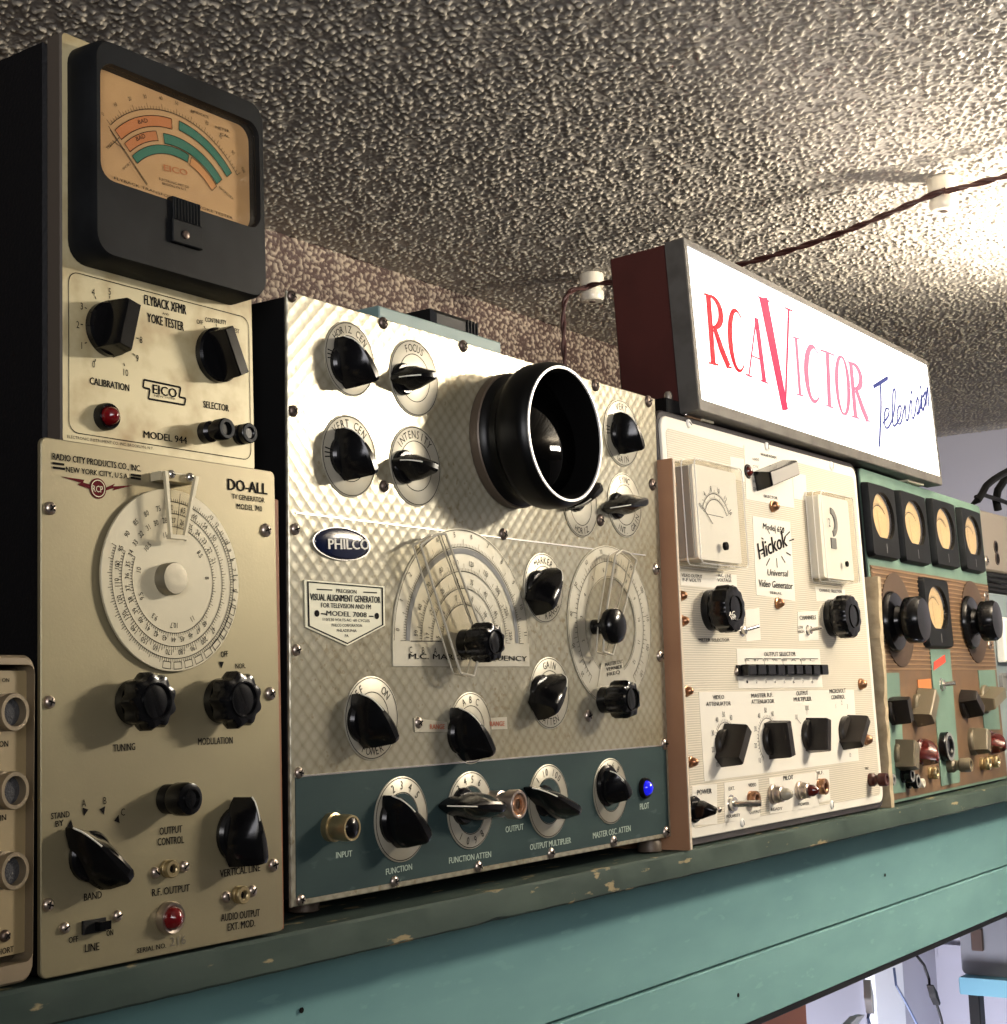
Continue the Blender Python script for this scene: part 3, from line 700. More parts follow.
# =================================================================== cut-off instrument at the far left
ly = math.radians(7)
pR = on_y(40.5, 800, -.0095)
WL = .17
LU = Unit('terminal_box', (pR.x-.003-WL*math.cos(ly), -.0095-WL*math.sin(ly), -.1355), 0, ly,
          'olive-beige instrument with a column of screw connectors at the left edge', 'instrument')
tv = LU.at(20, 655)[1]
fr = MB()
OUT, INN = rrect(0, WL, 0, tv, .008), rrect(.012, LU.at(34, 800)[0], .010, tv-.005, .005)
fr.loft([lift(OUT, -.16), lift(OUT, -.002), lift(rrect(.0015, WL-.0015, .0015, tv-.0015, .0075), 0), lift(INN, 0), lift(INN, -.012)], True, False).done('case_frame', 'unit_frame', LU.root)
iu = LU.at(28, 800, -.006)[0]
MB().prism(rrect(.02, iu, .014, tv-.008, .003), -.0115, -.006).done('panel', 'unit_beige', LU.root)
for y in (712, 790.5, 871):
    c = LU.at(15.5, y, .008); R = 19*LU.sc(15, y)
    o = MB().lathe(*c, [(R*1.0, -.006), (R*1.0, .001), (R*.9, .0015), (R*.9, .004), (R, .0045), (R, .007), (R*.97, .008), (R*.76, .008), (R*.74, .004), (R*.74, .001)], 36).done('connector', 'unit_frame', LU.root)
    MB().lathe(*c, [(R*.73, .001), (R*.73, .0035), (R*.5, .0042), (.0001, .0045)], 30).done('mesh_insert', 'fabric_dark', o)
screw(LU, 7, 936, 6.5, 'screw_dark', w=-.006)
mb = MB(); L = lambda s, a, b, h: LU.text(mb, s, a, b, h, -.0055, .015)
L('ON', (2, 682), (9, 682), 4); L('ON', (-1, 747), (8, 746.5), 6); L('IN', (0, 821), (6, 820), 6); L('SHORT', (-5, 956), (13.5, 951.5), 6)
mb.done('lettering', 'ink', LU.root, smooth=False)
mb = MB(); mb.lathe(WL-.02, .0, [(.006, -.02), (.006, -.0201)], 8)
mb.bm.free()
ft = MB(); ft.box(WL-.03, WL-.016, -.004, .0003, -.03, -.012, .001); ft.done('foot', 'brown_board', LU.root)

# =================================================================== alignment generator (centre, silver over green)
A = Unit('alignment_generator', (.733, .008, -.1265), math.radians(-.5), math.radians(.15),
         'wide silver and green alignment generator with a black scope hood sticking out of its panel', 'signal generator')
W_A, H_A = .5036, .4063
zsplit = (A.at(293, 777)[1]+A.at(668, 746)[1])/2
MB().box(.003, W_A-.003, .004, H_A-.003, -.30, -.003, .003).done('case', 'philco_case', A.root)
MB().box(0, W_A, 0, H_A, -.0028, 0, .0006).done('panel', 'engine_turned', A.root)
MB().box(.004, W_A-.004, .004, zsplit, -.0004, .0004, .0002).done('lower_panel', 'philco_green', A.root)
mb = MB(); mb.box(.006, W_A-.03, (A.at(290, 517)[1]+A.at(655, 553)[1])/2-.0006, (A.at(290, 517)[1]+A.at(655, 553)[1])/2+.0006, 0, .0007); mb.box(.004, W_A-.004, zsplit, zsplit+.0012, 0, .0009)
mb.done('panel_strip', 'bright_metal', A.root)
for x, y in ((293.5, 296), (385, 322.6), (465, 345.6), (295, 410.7), (386, 486), (597, 385), (650, 401), (654, 484.4), (505, 534), (602, 520)): screw(A, x, y, 6, 'screw_dark')
for x, y in ((296.7, 529), (298, 650), (420, 722.7), (657.5, 568.7), (661.5, 656), (666, 743.8), (590, 715.7), (300.7, 772.8), (302.3, 900), (396, 881.5), (480, 866.6), (552.6, 853.4), (615, 841.4), (667.5, 832)): screw(A, x, y, 6)
UPW = PI/2
for x, y, r, wd in ((350, 359, 37, [('HORIZ CEN', UPW)]), (414.6, 378, 38, [('FOCUS', UPW)]), (349.5, 456, 41, [('VERT CEN', UPW)]), (416, 466, 40, [('INTENSITY', UPW+.1)]),
                    (622, 433, 33, [('VERT', UPW), ('GAIN', -UPW)]), (625, 505, 32, [('SYNC', UPW), ('H. INT. GAIN', -UPW)]), (581, 506, 31, [('HORIZ', -UPW)]),
                    (544, 588, 35, [('MARKER', UPW), ('OSC. RANGE', -UPW)]), (550, 693, 36, [('GAIN', UPW), ('ATTEN', -UPW)]), (372, 718, 42, [('OFF', 2.3), ('ON', .85), ('POWER', -UPW)]), (471, 728, 36, [('A B C', UPW)])):
    disc_plate(A, x, y, r, wd)
for x, y, r, wd, m in ((402, 819, 43, [('1 2 3 4 5', UPW)], 'philco_plate'), (471, 810, 39, [('3 4 5 6', UPW+.1), ('1 0 9 8', -UPW)], 'philco_plate'), (549, 801, 37, [('1 10 100', UPW)], 'philco_plate'), (611, 791, 33, [('2 4 6 8', UPW)], 'philco_plate')):
    pl = disc_plate(A, x, y, r, wd, w=.0014, m=m, hatch=False, name='dial_ring')
    c = A.at(x, y, .0015); R = r*.60*A.sc(x, y)
    MB().lathe(*c, [(R, .0012), (R, .0017)], 40).done('dial_centre', 'philco_green', pl)
# hood
hb = A.at(508, 443, 0); H = .055; hf = A.at(566, 432.5, H); hc = ((hb[0]+hf[0])/2, (hb[1]+hf[1])/2)
hood = MB().lathe(*hc, [(.0515, .0003), (.0535, .002), (.0535, .010), (.0500, .0125), (.0490, .016), (.0490, .021), (.052, .0235), (.0565, .028), (.0580, .033), (.0582, .047), (.0568, .0525), (.0535, H),
                       (.0520, H-.0005), (.0505, H-.004), (.0495, .035), (.0490, .012), (.0485, .006)], 72, cap0=False, cap1=False).done('scope_hood', 'hood_black', A.root, 40)
MB().lathe(*hc, [(.0538, .0006), (.0545, .002), (.0545, .0085), (.0536, .0095)], 72, cap0=False, cap1=False).done('hood_flange', 'hood_brown', hood)
MB().ring(*hc, .0519, .0538, H-.0006, H+.0009, 72).done('hood_rim', 'rim_white', hood, 30)
prof = [(.0470, .0285)]+[(.0470*math.cos(t), .0285+.008*math.sin(t)) for t in (.3, .6, .9, 1.2, 1.45)]+[(.0001, .0365)]
MB().lathe(*hc, [(.0518, H-.0008), (.0497, H-.004), (.0488, .040), (.0480, .028)], 64, cap0=False, cap1=False).done('hood_lining', 'lining_black', hood, 40)
tfx, tfz, tR, n_ = .027, -.014, .14, 64
tube_l = [[(hc[0]+q*math.cos(2*PI*i/n_), hc[1]+q*math.sin(2*PI*i/n_), .036+math.sqrt(tR*tR-(q*math.cos(2*PI*i/n_)-tfx)**2-(q*math.sin(2*PI*i/n_)-tfz)**2)-tR) for i in range(n_)] for q in (.0470, .040, .032, .024, .016, .008, .0005)]
MB().loft(tube_l, False, True).done('tube_face', 'crt_glass', hood, 80)
# pointer knobs
for tip, tail, H, hw_ in (((344, 336), (379, 380), .026, .0115), ((399, 377), (438, 375), .026, .0095), ((345, 427.5), (378, 473), .026, .0115), ((400, 460), (440, 468), .026, .010),
                          ((622, 412), (645, 449), .024, .0115), ((610, 508), (650, 501), .024, .0095), ((575, 507), (604, 486), .022, .010),
                          ((557, 568), (553, 606), .024, .0130), ((562, 674), (556, 711), .024, .0130), ((361, 694), (399, 741), .027, .012), ((459, 708), (496, 754), .027, .012),
                          ((392, 796), (432, 840), .027, .013), ((447, 806), (508, 807), .026, .011), ((532, 788), (583, 811), .024, .010), ((610, 771), (632, 797), .022, .014)):
    pointer_knob(A, tip, tail, H, hw_, wt=.010, full=1.25)
round_knob(A, 495.5, 642, 20.5, .030, flute=9, depth=.16, base=.72)
round_knob(A, 632.5, 699, 19.5, .030, flute=9, depth=.16, base=.70)
c = A.at(621, 625.5, .028); R = 17.5*A.sc(621, 625)
ok = MB().lathe(*c, [(R*.42, .001), (R*.42, .014), (R*.95, .0165), (R, .019), (R, .022), (R*.9, .0255), (R*.6, .0278), (R*.2, .0285)], 40).done('knob', 'black_bakelite', A.root, 45)
# logo oval
c = A.at(344, 543.7, .003); mid = A.at(344, 543.7); ru = abs(A.at(371.5, 548)[0]-A.at(316.5, 540)[0])/2; rv = 15.7*A.sc(344, 543)
lp = lambda s, w: [(c[0]+ru*s*math.cos(t), c[1]+rv*s*math.sin(t), w) for t in np.linspace(0, 2*PI, 48, endpoint=False)]
lo = MB().loft([lp(1, .0003), lp(1, .0015), lp(.95, .0025), lp(.8, .0032), lp(.4, .0038)]).done('logo_badge', 'navy_enamel', A.root, 60)
mb = MB()
L = [lp(1.0, .0016), lp(1.045, .0016), lp(1.045, .0003)]
mb.loft(L, False, False); mb.done('badge_border', 'bright_metal', lo)
mb = MB(); A.text(mb, 'PHILCO', (328.5, 549), (369, 549.5), 10.5, .0042, .03); mb.done('logo_letters', 'paper_white', lo, smooth=False)
# shield plate
sh_ = G5 = [(304.3, 579.5), (384.3, 586.3), (384.8, 625.7), (347, 645.8), (305.5, 627)]
q = A.poly(sh_, .0008); shp = MB().prism(q, .0002, .0010).done('name_plate', 'badge_cream', A.root)
cx = sum(p[0] for p in q)/5; cy = sum(p[1] for p in q)/5
mb = MB(); ins = lambda s: [(cx+(p[0]-cx)*s, cy+(p[1]-cy)*s) for p in q]; a, b = ins(.95), ins(.91)
for i in range(5): mb.flat([a[i], a[(i+1) % 5], b[(i+1) % 5], b[i]], .0013)
k = lambda x, y: (x/3.938+270, y/3.938+500)
T = lambda s, a, b, h, bd=.012: A.text(mb, s, k(*a), k(*b), h/3.938, .0013, bd)
T('PRECISION', (260, 364), (340, 369), 15, .02); T('VISUAL ALIGNMENT GENERATOR', (158, 394), (434, 406), 27, .022); T('FOR TELEVISION AND FM', (201, 423), (397, 430), 19, .018); T('MODEL 7008', (222, 455), (380, 462), 20, .02)
T('110/120 VOLTS AC  60 CYCLES', (208, 475), (392, 481), 11, .01); T('PHILCO CORPORATION', (243, 498), (362, 500), 11, .01); T('PHILADELPHIA', (263, 519), (341, 520), 11, .01); T('PA.', (295, 540), (311, 540), 11, .01)
for a, b in (((178, 352), (240, 355)), ((362, 363), (416, 366)), ((195, 448), (217, 450)), ((384, 458), (402, 459))): mb.line(A.at(*k(*a)), A.at(*k(*b)), .0008, .0013)
for x, y in ((179, 447), (415, 457)):
    cc = A.at(*k(x, y)); mb.lathe(*cc, [(.0022, .0011), (.0022, .0016)], 16)
mb.done('plate_printing', 'ink', shp, smooth=False)
# left dial (dome shaped plate)
c = A.at(460.5, 645.5, .001); RL = A.at(460, 528.5)[1]-c[1]; bl, br = A.at(392, 666)[1], A.at(528.6, 666.8)[1]; yb = (bl+br)/2
ul, ur = A.at(392, 666)[0], A.at(528.6, 666.8)[0]; RH = (ur-ul)/2; c = ((ul+ur)/2, A.at(460, 528.5)[1]-RH)
pts = [(ul, yb), (ur, yb)]+[(c[0]+RH*math.cos(t), c[1]+RH*math.sin(t)) for t in np.linspace(0, PI, 48)]
dl = MB().prism(pts, .0002, .0010).done('frequency_dial', 'philco_plate', A.root)
mb = MB(); w = .0013
mb.arc(*c, RH*.80, 0, PI, RH*.05, w, 60); mb.done('grey_band', 'ring_grey', dl, smooth=False)
mb = MB(); w = .0015
for rr, n, mj in ((.835, 120, 10), (.62, 90, 5), (.47, 70, 5), (.33, 50, 5)):
    mb.arc(*c, RH*rr, 0, PI, .0005, w, 60); mb.ticks(*c, RH*rr, RH*(rr+.03), 0, PI, n, .00035, w, mj, RH*(rr+.07))
for i in range(12):
    a = PI*(.03+.94*i/11); A.label_at(mb, str(11-i), (c[0]+RH*.945*math.cos(a), c[1]+RH*.945*math.sin(a)), .0042, w, a-PI/2)
for rr, L in ((.70, ['50', '60', '70', '80', '100', '120', '150', '200', '220', '250']), (.54, ['17', '20', '25', '30', '35', '40', '45', '50']), (.40, ['5', '6', '7', '8', '10', '12'])):
    for i, s in enumerate(L):
        a = PI*(.97-.94*i/(len(L)-1)); A.label_at(mb, s, (c[0]+RH*rr*math.cos(a), c[1]+RH*rr*math.sin(a)), .0040, w, a-PI/2)
mb.arc(*c, RH*.985, 0, PI, .0005, w, 60)
for s, x, y in (('C', 548, 590), ('B', 598, 592), ('A', 645, 594)): A.label_at(mb, s, A.at(*k(x, y)), .0048, w)
A.text(mb, 'M.C. MARKER FREQUENCY', k(548, 625), (527, 661), 5.5, w, .012); mb.line(A.at(*k(548, 556)), A.at(*k(660, 556)), .0005, w)
mb.done('dial_printing', 'ink', dl, smooth=False)
def plastic_cursor(name, pts, w0, th, rimm, par=None):
    P = A.poly(pts, w0); o = MB().prism(P, w0-th, w0).done(name, 'clear_plastic', A.root)
    mb = MB(); n = len(P)
    for i in range(n): 
        a, b = P[i], P[(i+1) % n]; mb.tube([(a[0], a[1], w0-.0004), (b[0], b[1], w0-.0004)], .0010, 6); mb.tube([(a[0], a[1], w0-th+.0003), (b[0], b[1], w0-th+.0003)], .0007, 6)
    mb.done('cursor_edge', rimm, o); return o, P
o, P = plastic_cursor('dial_cursor', [(421, 545), (437, 534.5), (446, 534), (481, 628), (483, 642), (474, 676), (461, 673)], .016, .0075, 'plastic_edge')
mb = MB(); mb.line(A.at(441, 535, .0165), A.at(477, 636, .0165), .0010, .0165); mb.done('hair_line', 'ink', o, smooth=False)
# right dial (ring plate)
c = A.at(611, 625.5, .001); RR = 80*A.sc(611, 625)
rd = MB().ring(*c, RR*.60, RR, .0002, .0010, 64).done('oscillator_dial', 'philco_plate', A.root, 30)
mb = MB(); w = .0013
mb.arc(*c, RR*.80, -.9, PI+.9, .0005, w, 60); mb.ticks(*c, RR*.80, RR*.85, -.9, PI+.9, 70, .0004, w, 5, RR*.90)
for i in range(12):
    a = PI+.7-i*(PI+1.4)/11; A.label_at(mb, str((i+2)*10), (c[0]+RR*.93*math.cos(a), c[1]+RR*.93*math.sin(a)), .0040, w, a-PI/2); A.label_at(mb, str(i+1), (c[0]+RR*.70*math.cos(a), c[1]+RR*.70*math.sin(a)), .0040, w, a-PI/2)
mb.arc(*c, RR*.985, 0, 2*PI, .0004, w, 60); mb.arc(*c, RR*.615, 0, 2*PI, .0004, w, 60)
mb.done('dial_printing', 'ink', rd, smooth=False)
kk = lambda x, y: (x/4.267+470, y/4.267+520)
tabp = A.poly([kk(560, 610), kk(650, 605), kk(665, 690), kk(540, 730)], .0012)
tb = MB().prism(tabp, .0011, .0014).done('dial_tab', 'philco_plate', rd)
mb = MB()
for s, a, b in (('MASTER OSC', (578, 625), (652, 610)), ('VERNIER', (582, 645), (650, 632)), ('FREQ', (585, 668), (640, 655))): A.text(mb, s, kk(*a), kk(*b), 3.6, .0017)
mb.done('tab_printing', 'ink', tb, smooth=False)
o2, P = plastic_cursor('dial_cursor', [kk(*q) for q in ((622, 150), (650, 130), (680, 140), (712, 170), (655, 395), (640, 470), (610, 575), (570, 560), (580, 420))], .016, .0075, 'plastic_edge')
# small engraved strips beside the range knob
for pts in (((413, 718), (446, 722), (447, 732), (414, 732)), ((488, 718), (506, 717), (506.5, 729), (490, 729.5))):
    st = MB().prism(A.poly(pts), .0002, .0009).done('range_strip', 'philco_plate', A.root)
    mb = MB(); A.text(mb, 'RANGE', (pts[1][0]-16, pts[2][1]-2.8), (pts[1][0]-1.5, pts[2][1]-3), 5, .0012, .02); mb.done('strip_printing', 'ink_orange', st, smooth=False)
# lower row jacks and lamp
c = A.at(352.5, 828, .020); R = 12.5*A.sc(352, 828)
ij = MB().lathe(*c, [(R*1.15, .0004), (R*1.15, .005), (R*.98, .0055), (R*.98, .011), (R*1.06, .0115), (R*1.06, .0165), (R, .020), (R*.84, .020), (R*.8, .018)], 40).done('input_jack', 'brass', A.root)
MB().lathe(*c, [(R*.82, .0165), (R*.82, .0196), (R*.6, .0212), (R*.2, .0218), (.0001, .0218)], 24).done('jack_insert', 'black_bakelite', ij)
c = A.at(519.5, 804.5, .026); R = 14.5*A.sc(519, 804)
oj = MB().lathe(*c, [(R*.9, .0004), (R*.9, .010), (R*.8, .0105), (R*.8, .017), (R*1.0, .0175), (R*1.0, .025), (R*.94, .026), (R*.78, .026), (R*.76, .024)], 40).done('output_jack', 'screw_metal', A.root)
MB().lathe(*c, [(R*.77, .023), (R*.6, .0255), (R*.4, .0255), (R*.35, .024)], 28).done('jack_insert', 'copper_nut', oj)
jewel(A, 647.5, 788, 10.5, 'blue_jewel', 'ink', H=.007)
mb = MB()
for s, a, b in (('INPUT', (336, 858.3), (352, 856.3)), ('FUNCTION', (386, 875), (412, 869.5)), ('FUNCTION ATTEN', (449, 863.7), (491, 857)), ('OUTPUT', (505.6, 832.7), (523.5, 829.5)), ('OUTPUT MULTIPLIER', (530, 850.3), (571, 843)), ('MASTER OSC. ATTEN', (593, 838.8), (630.6, 831)), ('PILOT', (640, 809.8), (649, 808.3))):
    A.text(mb, s, a, b, 6.2, .0008, .008)
mb.done('lettering', 'ink_pale', A.root, smooth=False)
for px, py, fy in ((305, 918, .05), (652, 851, .02)):
    q = A.Ri @ (on_y(px, py, fy)-A.o); q.x = min(q.x, W_A-.014)
    vlathe(MB(), q.x, -fy+.007, [(.009, -.0126), (.011, -.0115), (.011, -.004), (.009, -.001), (.009, .004)]).done('foot', 'hood_brown', A.root)

# =================================================================== video generator (cream, right of centre)
K = Unit('video_generator', (1.2551, .006, -.1383), math.radians(1.43), 0,
         'cream ribbed video generator panel with two clear plastic meter covers, under the lit sign', 'signal generator')
W_K, H_K = .4969, .4137
MB().box(.006, W_K-.006, .014, H_K-.006, -.28, -.012, .004).done('case', 'philco_case', K.root)
MB().loft([lift(rrect(0, W_K, 0, H_K, .016), -.0135), lift(rrect(0, W_K, 0, H_K, .016), -.002), lift(rrect(.0012, W_K-.0012, .0012, H_K-.0012, .015), -.0006), lift(rrect(.003, W_K-.003, .003, H_K-.003, .014), -.0012)]).done('case_rim', 'hickok_rim', K.root)
MB().loft([lift(rrect(.006, W_K-.006, .007, H_K-.006, .012), -.0011), lift(rrect(.006, W_K-.006, .007, H_K-.006, .012), .0008), lift(rrect(.0068, W_K-.0068, .0078, H_K-.0068, .0115), .0015)]).done('panel', 'hickok_plate', K.root)
MB().prism(rrect(.015, W_K-.015, .016, H_K-.018, .006), .0013, .0018).done('ribbed_field', 'hickok_cream', K.root)
for x, y in ((690, 423.5), (768, 446.5), (832.6, 466), (743.5, 822.6), (833, 804.5)): screw(K, x, y, 4.5, 'ivory_plastic', 'one', w=.0012)
for x, y in ((676, 485), (683, 595.5), (685, 620.7), (689.3, 691), (694, 762), (775.5, 506), (780.5, 603), (863.5, 684), (869, 739.5)): acorn(K, x, y, 5)
k1 = lambda x, y: (x/4.196+640, y/4.196+390)
k2 = lambda x, y: (x/3.873+640, y/3.873+600)
def lab(pts, w=.0022): return MB().prism(K.poly(pts, w), .0014, w).done('label_plate', 'hickok_plate', K.root)
lab([k1(*p) for p in ((437, 232), (632, 280), (648, 497), (446, 458))]); lab([k1(*p) for p in ((378, 278), (437, 290), (440, 385), (384, 372))], .0020); lab([k1(*p) for p in ((640, 345), (695, 356), (702, 465), (646, 455))], .0020)
card = lab([k1(*p) for p in ((472, 528), (630, 553), (652, 886), (489, 860))])
lab([k1(*p) for p in ((168, 762), (405, 775), (408, 838), (172, 818))], .0020); lab([k1(*p) for p in ((735, 825), (860, 838), (862, 890), (740, 885))], .0020)
lab([k2(*p) for p in ((610, 45), (688, 42), (692, 155), (614, 158))]); lab([k2(*p) for p in ((410, 38), (462, 30), (468, 155), (412, 160))])
lab([k2(*p) for p in ((374, 188), (695, 190), (708, 338), (382, 342))]); lab([k2(*p) for p in ((228, 356), (828, 348), (848, 622), (250, 702))])
for L in (((202, 720), (298, 712), (300, 868), (206, 872)), ((326, 708), (458, 692), (466, 845), (330, 860)), ((500, 690), (690, 665), (694, 800), (504, 828)), ((682, 660), (732, 655), (738, 775), (690, 785))): lab([k2(*p) for p in L])
# clear meter boxes
def plastic_meter(pts_front, pts_back, H, name):
    f = K.poly(pts_front, H); b = [(q[0], q[1]) for q in f]
    u0, u1 = min(f[0][0], f[3][0]), max(f[1][0], f[2][0]); v0, v1 = (f[2][1]+f[3][1])/2, (f[0][1]+f[1][1])/2
    mb = MB(); mb.loft([lift(rrect(u0-.001, u1+.001, v0-.001, v1+.001, .006), .0024), lift(rrect(u0, u1, v0, v1, .006), H-.002), lift(rrect(u0+.002, u1-.002, v0+.002, v1-.002, .005), H)])
    o = mb.done(name, 'clear_plastic', K.root, 30)
    mb = MB()
    for w, i in ((.003, -.0012), (H*.5, -.0006), (H-.001, -.0002)):
        L = rrect(u0+i, u1-i, v0+i, v1-i, .006); L2 = rrect(u0+i-.0005, u1-i+.0005, v0+i-.0005, v1-i+.0005, .0065)
        mb.loft([lift(L, w), lift(L2, w+.0003), lift(L2, w+.0009), lift(L, w+.0012)], False, False)
    mb.done('cover_edge', 'ivory_plastic', o)
    return o, (u0, u1, v0, v1)
o, (u0, u1, v0, v1) = plastic_meter([k1(228, 284), k1(416, 330), k1(456, 722), k1(262, 748)], None, .030, 'output_meter')
MB().prism(rrect(u0+.004, u1-.004, v0+.004, v1-.004, .004), .0025, .0245).done('meter_body', 'ivory_plastic', o)
MB().box(u0+.001, u0+.0035, v0+.006, v1-.006, .0026, .022).done('side_strip', 'grey_shade', o)
WM = .0249; mb = MB(); pc = K.at(*k1(322, 568), WM); pr = K.at(*k1(322, 415), WM)[1]-pc[1]
for q, n in ((1.0, 40), (.82, 30)): mb.arc(*pc, pr*q*.85, .45, PI-.45, .0006, WM, 40); mb.ticks(*pc, pr*q*.85, pr*q*.85+.002, .45, PI-.45, n, .0004, WM, 5, pr*q*.85+.004)
for i, s in enumerate(('0', '4', '8', '10', '12', '16')):
    a = PI-.5-i*.44; K.label_at(mb, s, (pc[0]+pr*.99*math.cos(a), pc[1]+pr*.99*math.sin(a)), .0055, WM, a-PI/2)
mb.line(K.at(*k1(262, 490), WM), K.at(*k1(305, 562), WM), .0009, WM+.0003); mb.line(K.at(*k1(282, 520), WM), K.at(*k1(350, 535), WM), .0005, WM)
mb.done('scale_printing', 'ink', o, smooth=False)
mb = MB(); cc = K.at(*k1(360, 655), .030); mb.lathe(*cc, [(.004, .0285), (.004, .0315), (.0025, .0322)], 20); mb.done('adjust_screw', 'ink', o)
o, (u0, u1, v0, v1) = plastic_meter([k1(765, 424), k1(893, 452), k1(915, 805), k1(790, 800)], None, .022, 'channel_window')
MB().prism(rrect(u0+.003, u1-.003, v0+.003, v1-.003, .004), .0025, .0165).done('window_body', 'ivory_plastic', o)
mb = MB(); cc = K.at(*k1(800, 555), .0168); mb.ring(*cc, .010, .017, .0166, .0180, 32, -1.3, 1.5); mb.box(cc[0]-.004, cc[0]+.010, cc[1]-.030, cc[1]-.018, .0166, .0178); mb.done('channel_disc', 'ring_grey', o)
mb = MB(); cc = K.at(*k1(795, 555), .0183); K.label_at(mb, '2', cc, .010, .0183); cc = K.at(*k1(868, 730), .0222); mb.lathe(*cc, [(.0032, .0215), (.0032, .0235)], 16); mb.done('window_printing', 'ink', o, smooth=False)
# waveform selector
jewel(K, *k1(457, 341), 7, 'brown_red', 'hickok_rim', H=.006)
fin_knob(K, (772, 477), (799, 467.5), (771, 479), 9.5, .020, .016, 'black_bakelite', top='grey_shade')
# round selector knobs
for x, y, r in ((736, 608, 24), (854, 616, 21.5)):
    o = round_knob(K, x, y, r, .030, flute=12, depth=.07, base=.85, ringr=.55)
mb = MB(); K.text(mb, 'VPP', k2(352, 78), k2(372, 74), 4, .0325, .02); K.text(mb, 'AC', k2(345, 62), k2(368, 58), 4, .0325, .02); mb.done('knob_printing', 'paper_white', K.root.children[-2], smooth=False)
toggle(K, k2(400, 118), k2(462, 100)); toggle(K, k2(653, 117), k2(706, 107))
# row of selector keys
bar = MB(); p0, p1 = K.at(*k2(412, 272), .012), K.at(*k2(728, 268), .012)
vv = (p0[1]+p1[1])/2; hh = 20/3.873*K.sc(780, 670)
MB().box(p0[0]-.003, p1[0]+.001, vv-hh*1.05, vv+hh*.95, .0022, .0045).done('key_slot', 'hickok_rim', K.root); bar.bm.free()
N = 9
for i in range(N):
    u = p0[0]+(p1[0]-p0[0])*(i+.5)/N; d = (p1[0]-p0[0])/N*.40
    o = MB().box(u-d, u+d, vv-hh, vv+hh, .0046, .014, .0012).done('selector_key', 'black_bakelite', K.root)
screw(K, *k2(380, 277), 4, 'screw_metal', w=.002)
# bar knobs
for base, a, b, th in (((724, 748), (750, 728), (741, 761), .012), ((765, 743), (789, 721.5), (794, 756.5), .011), ((805, 739), (829.5, 718.5), (829.5, 750.5), .010), ((843, 737), (869.5, 718.5), (862, 744.5), .010)):
    fin_knob(K, base, a, b, 16, .027, th, 'knob_brown', mark=None)
# power pointer, toggle, lamps and jacks
pointer_knob(K, k2(212, 800), k2(300, 818), .024, .010, mark=None)
screw(K, *k2(312, 812), 3, 'screw_metal', w=.006)
toggle(K, k2(358, 790), k2(470, 787), 9, .030)
jack(K, *k2(456, 770), 8, 'copper_nut', .010); jack(K, *k2(722, 722), 8, 'copper_nut', .010, 'brown_red')
for x, y, m in ((553, 752, 'clear_jewel'), (655, 738, 'brown_red')):
    c = K.at(*k2(x, y), .014); R = 8.5*K.sc(780, 793)
    o = MB().lathe(*c, [(R*1.15, .0024), (R*1.15, .005), (R, .006), (R, .009), (R*.92, .010), (R*.92, .014), (R*.75, .015)], 24).done('pilot_lamp', 'screw_metal', K.root)
    MB().lathe(*c, [(R*.74, .0145), (R*.70, .019), (R*.4, .024), (.0001, .0255)], 20).done('jewel', m, o, 60)
post(K, k2(884, 695), k2(958, 695), 6.5, 'post_brown', None)
# printing
mb = MB(); T = lambda f, s, a, b, h, bd=.012, sl=0.: K.text(mb, s, f(*a), f(*b), h, .0026, bd, sl)
T(k1, 'WAVE FORM', (507, 275), (572, 290), 2.8); T(k1, 'SELECTOR', (520, 450), (577, 460), 2.8); T(k1, 'VIDEO OUTPUT', (175, 783), (262, 790), 3.4); T(k1, 'P-P VOLTS', (180, 803), (256, 806), 3.4)
T(k1, 'A.C. LINE', (328, 783), (383, 788), 3.4); T(k1, 'VOLTAGE', (326, 804), (384, 805), 3.4); T(k1, 'CHANNEL SELECTOR', (753, 846), (848, 852), 3)
for i in range(5):
    y = 295+i*31; T(k1, ('1000', 'CYC', 'LINE', 'VIDEO', 'OFF')[i], (474, y), (500, y+3), 2.6, .0)
T(k1, 'Model 650', (515, 582), (604, 601), 6, .012, .3); T(k1, 'Universal', (534, 778), (620, 783), 6.5, .012, .3); T(k1, 'Video Generator', (497, 824), (640, 836), 7, .012, .3); T(k1, 'SERIAL', (545, 855), (597, 860), 2.6)
T(k1, 'Hickok', (500, 712), (618, 655), 16, .03, .1)
hcx, hcy = 560, 655
for a, r0, r1 in ((.3, 70, 95), (.7, 62, 92), (1.1, 55, 85), (1.6, 52, 85), (2.1, 58, 80), (2.7, 66, 78), (3.6, 66, 80), (4.2, 60, 95), (4.8, 52, 92), (5.3, 52, 85), (5.8, 60, 85)):
    mb.line(K.at(*k1(hcx+r0*math.cos(a)*.85, hcy-r0*math.sin(a))), K.at(*k1(hcx+r1*math.cos(a)*.85, hcy-r1*math.sin(a))), .0014, .0026)
T(k2, 'METER SELECTOR', (228, 160), (347, 160), 3.2); T(k2, 'CHANNELS', (619, 77), (682, 75), 4.2); T(k2, 'LOW', (613, 112), (632, 111), 3); T(k2, 'HIGH', (613, 128), (636, 127), 3)
T(k2, 'OUTPUT SELECTOR', (481, 218), (603, 216), 4.2); T(k2, 'VIDEO', (282, 385), (326, 383), 4.2); T(k2, 'ATTENUATOR', (257, 411), (352, 408), 4.2); T(k2, 'MASTER R.F.', (432, 379), (515, 375), 4.2); T(k2, 'ATTENUATOR', (432, 402), (520, 399), 4.2)
T(k2, 'OUTPUT', (606, 370), (651, 367), 4.2); T(k2, 'MULTIPLIER', (596, 393), (664, 390), 4.2); T(k2, 'MICROVOLT', (735, 362), (797, 358), 4.2); T(k2, 'CONTROL', (741, 385), (794, 382), 4.2)
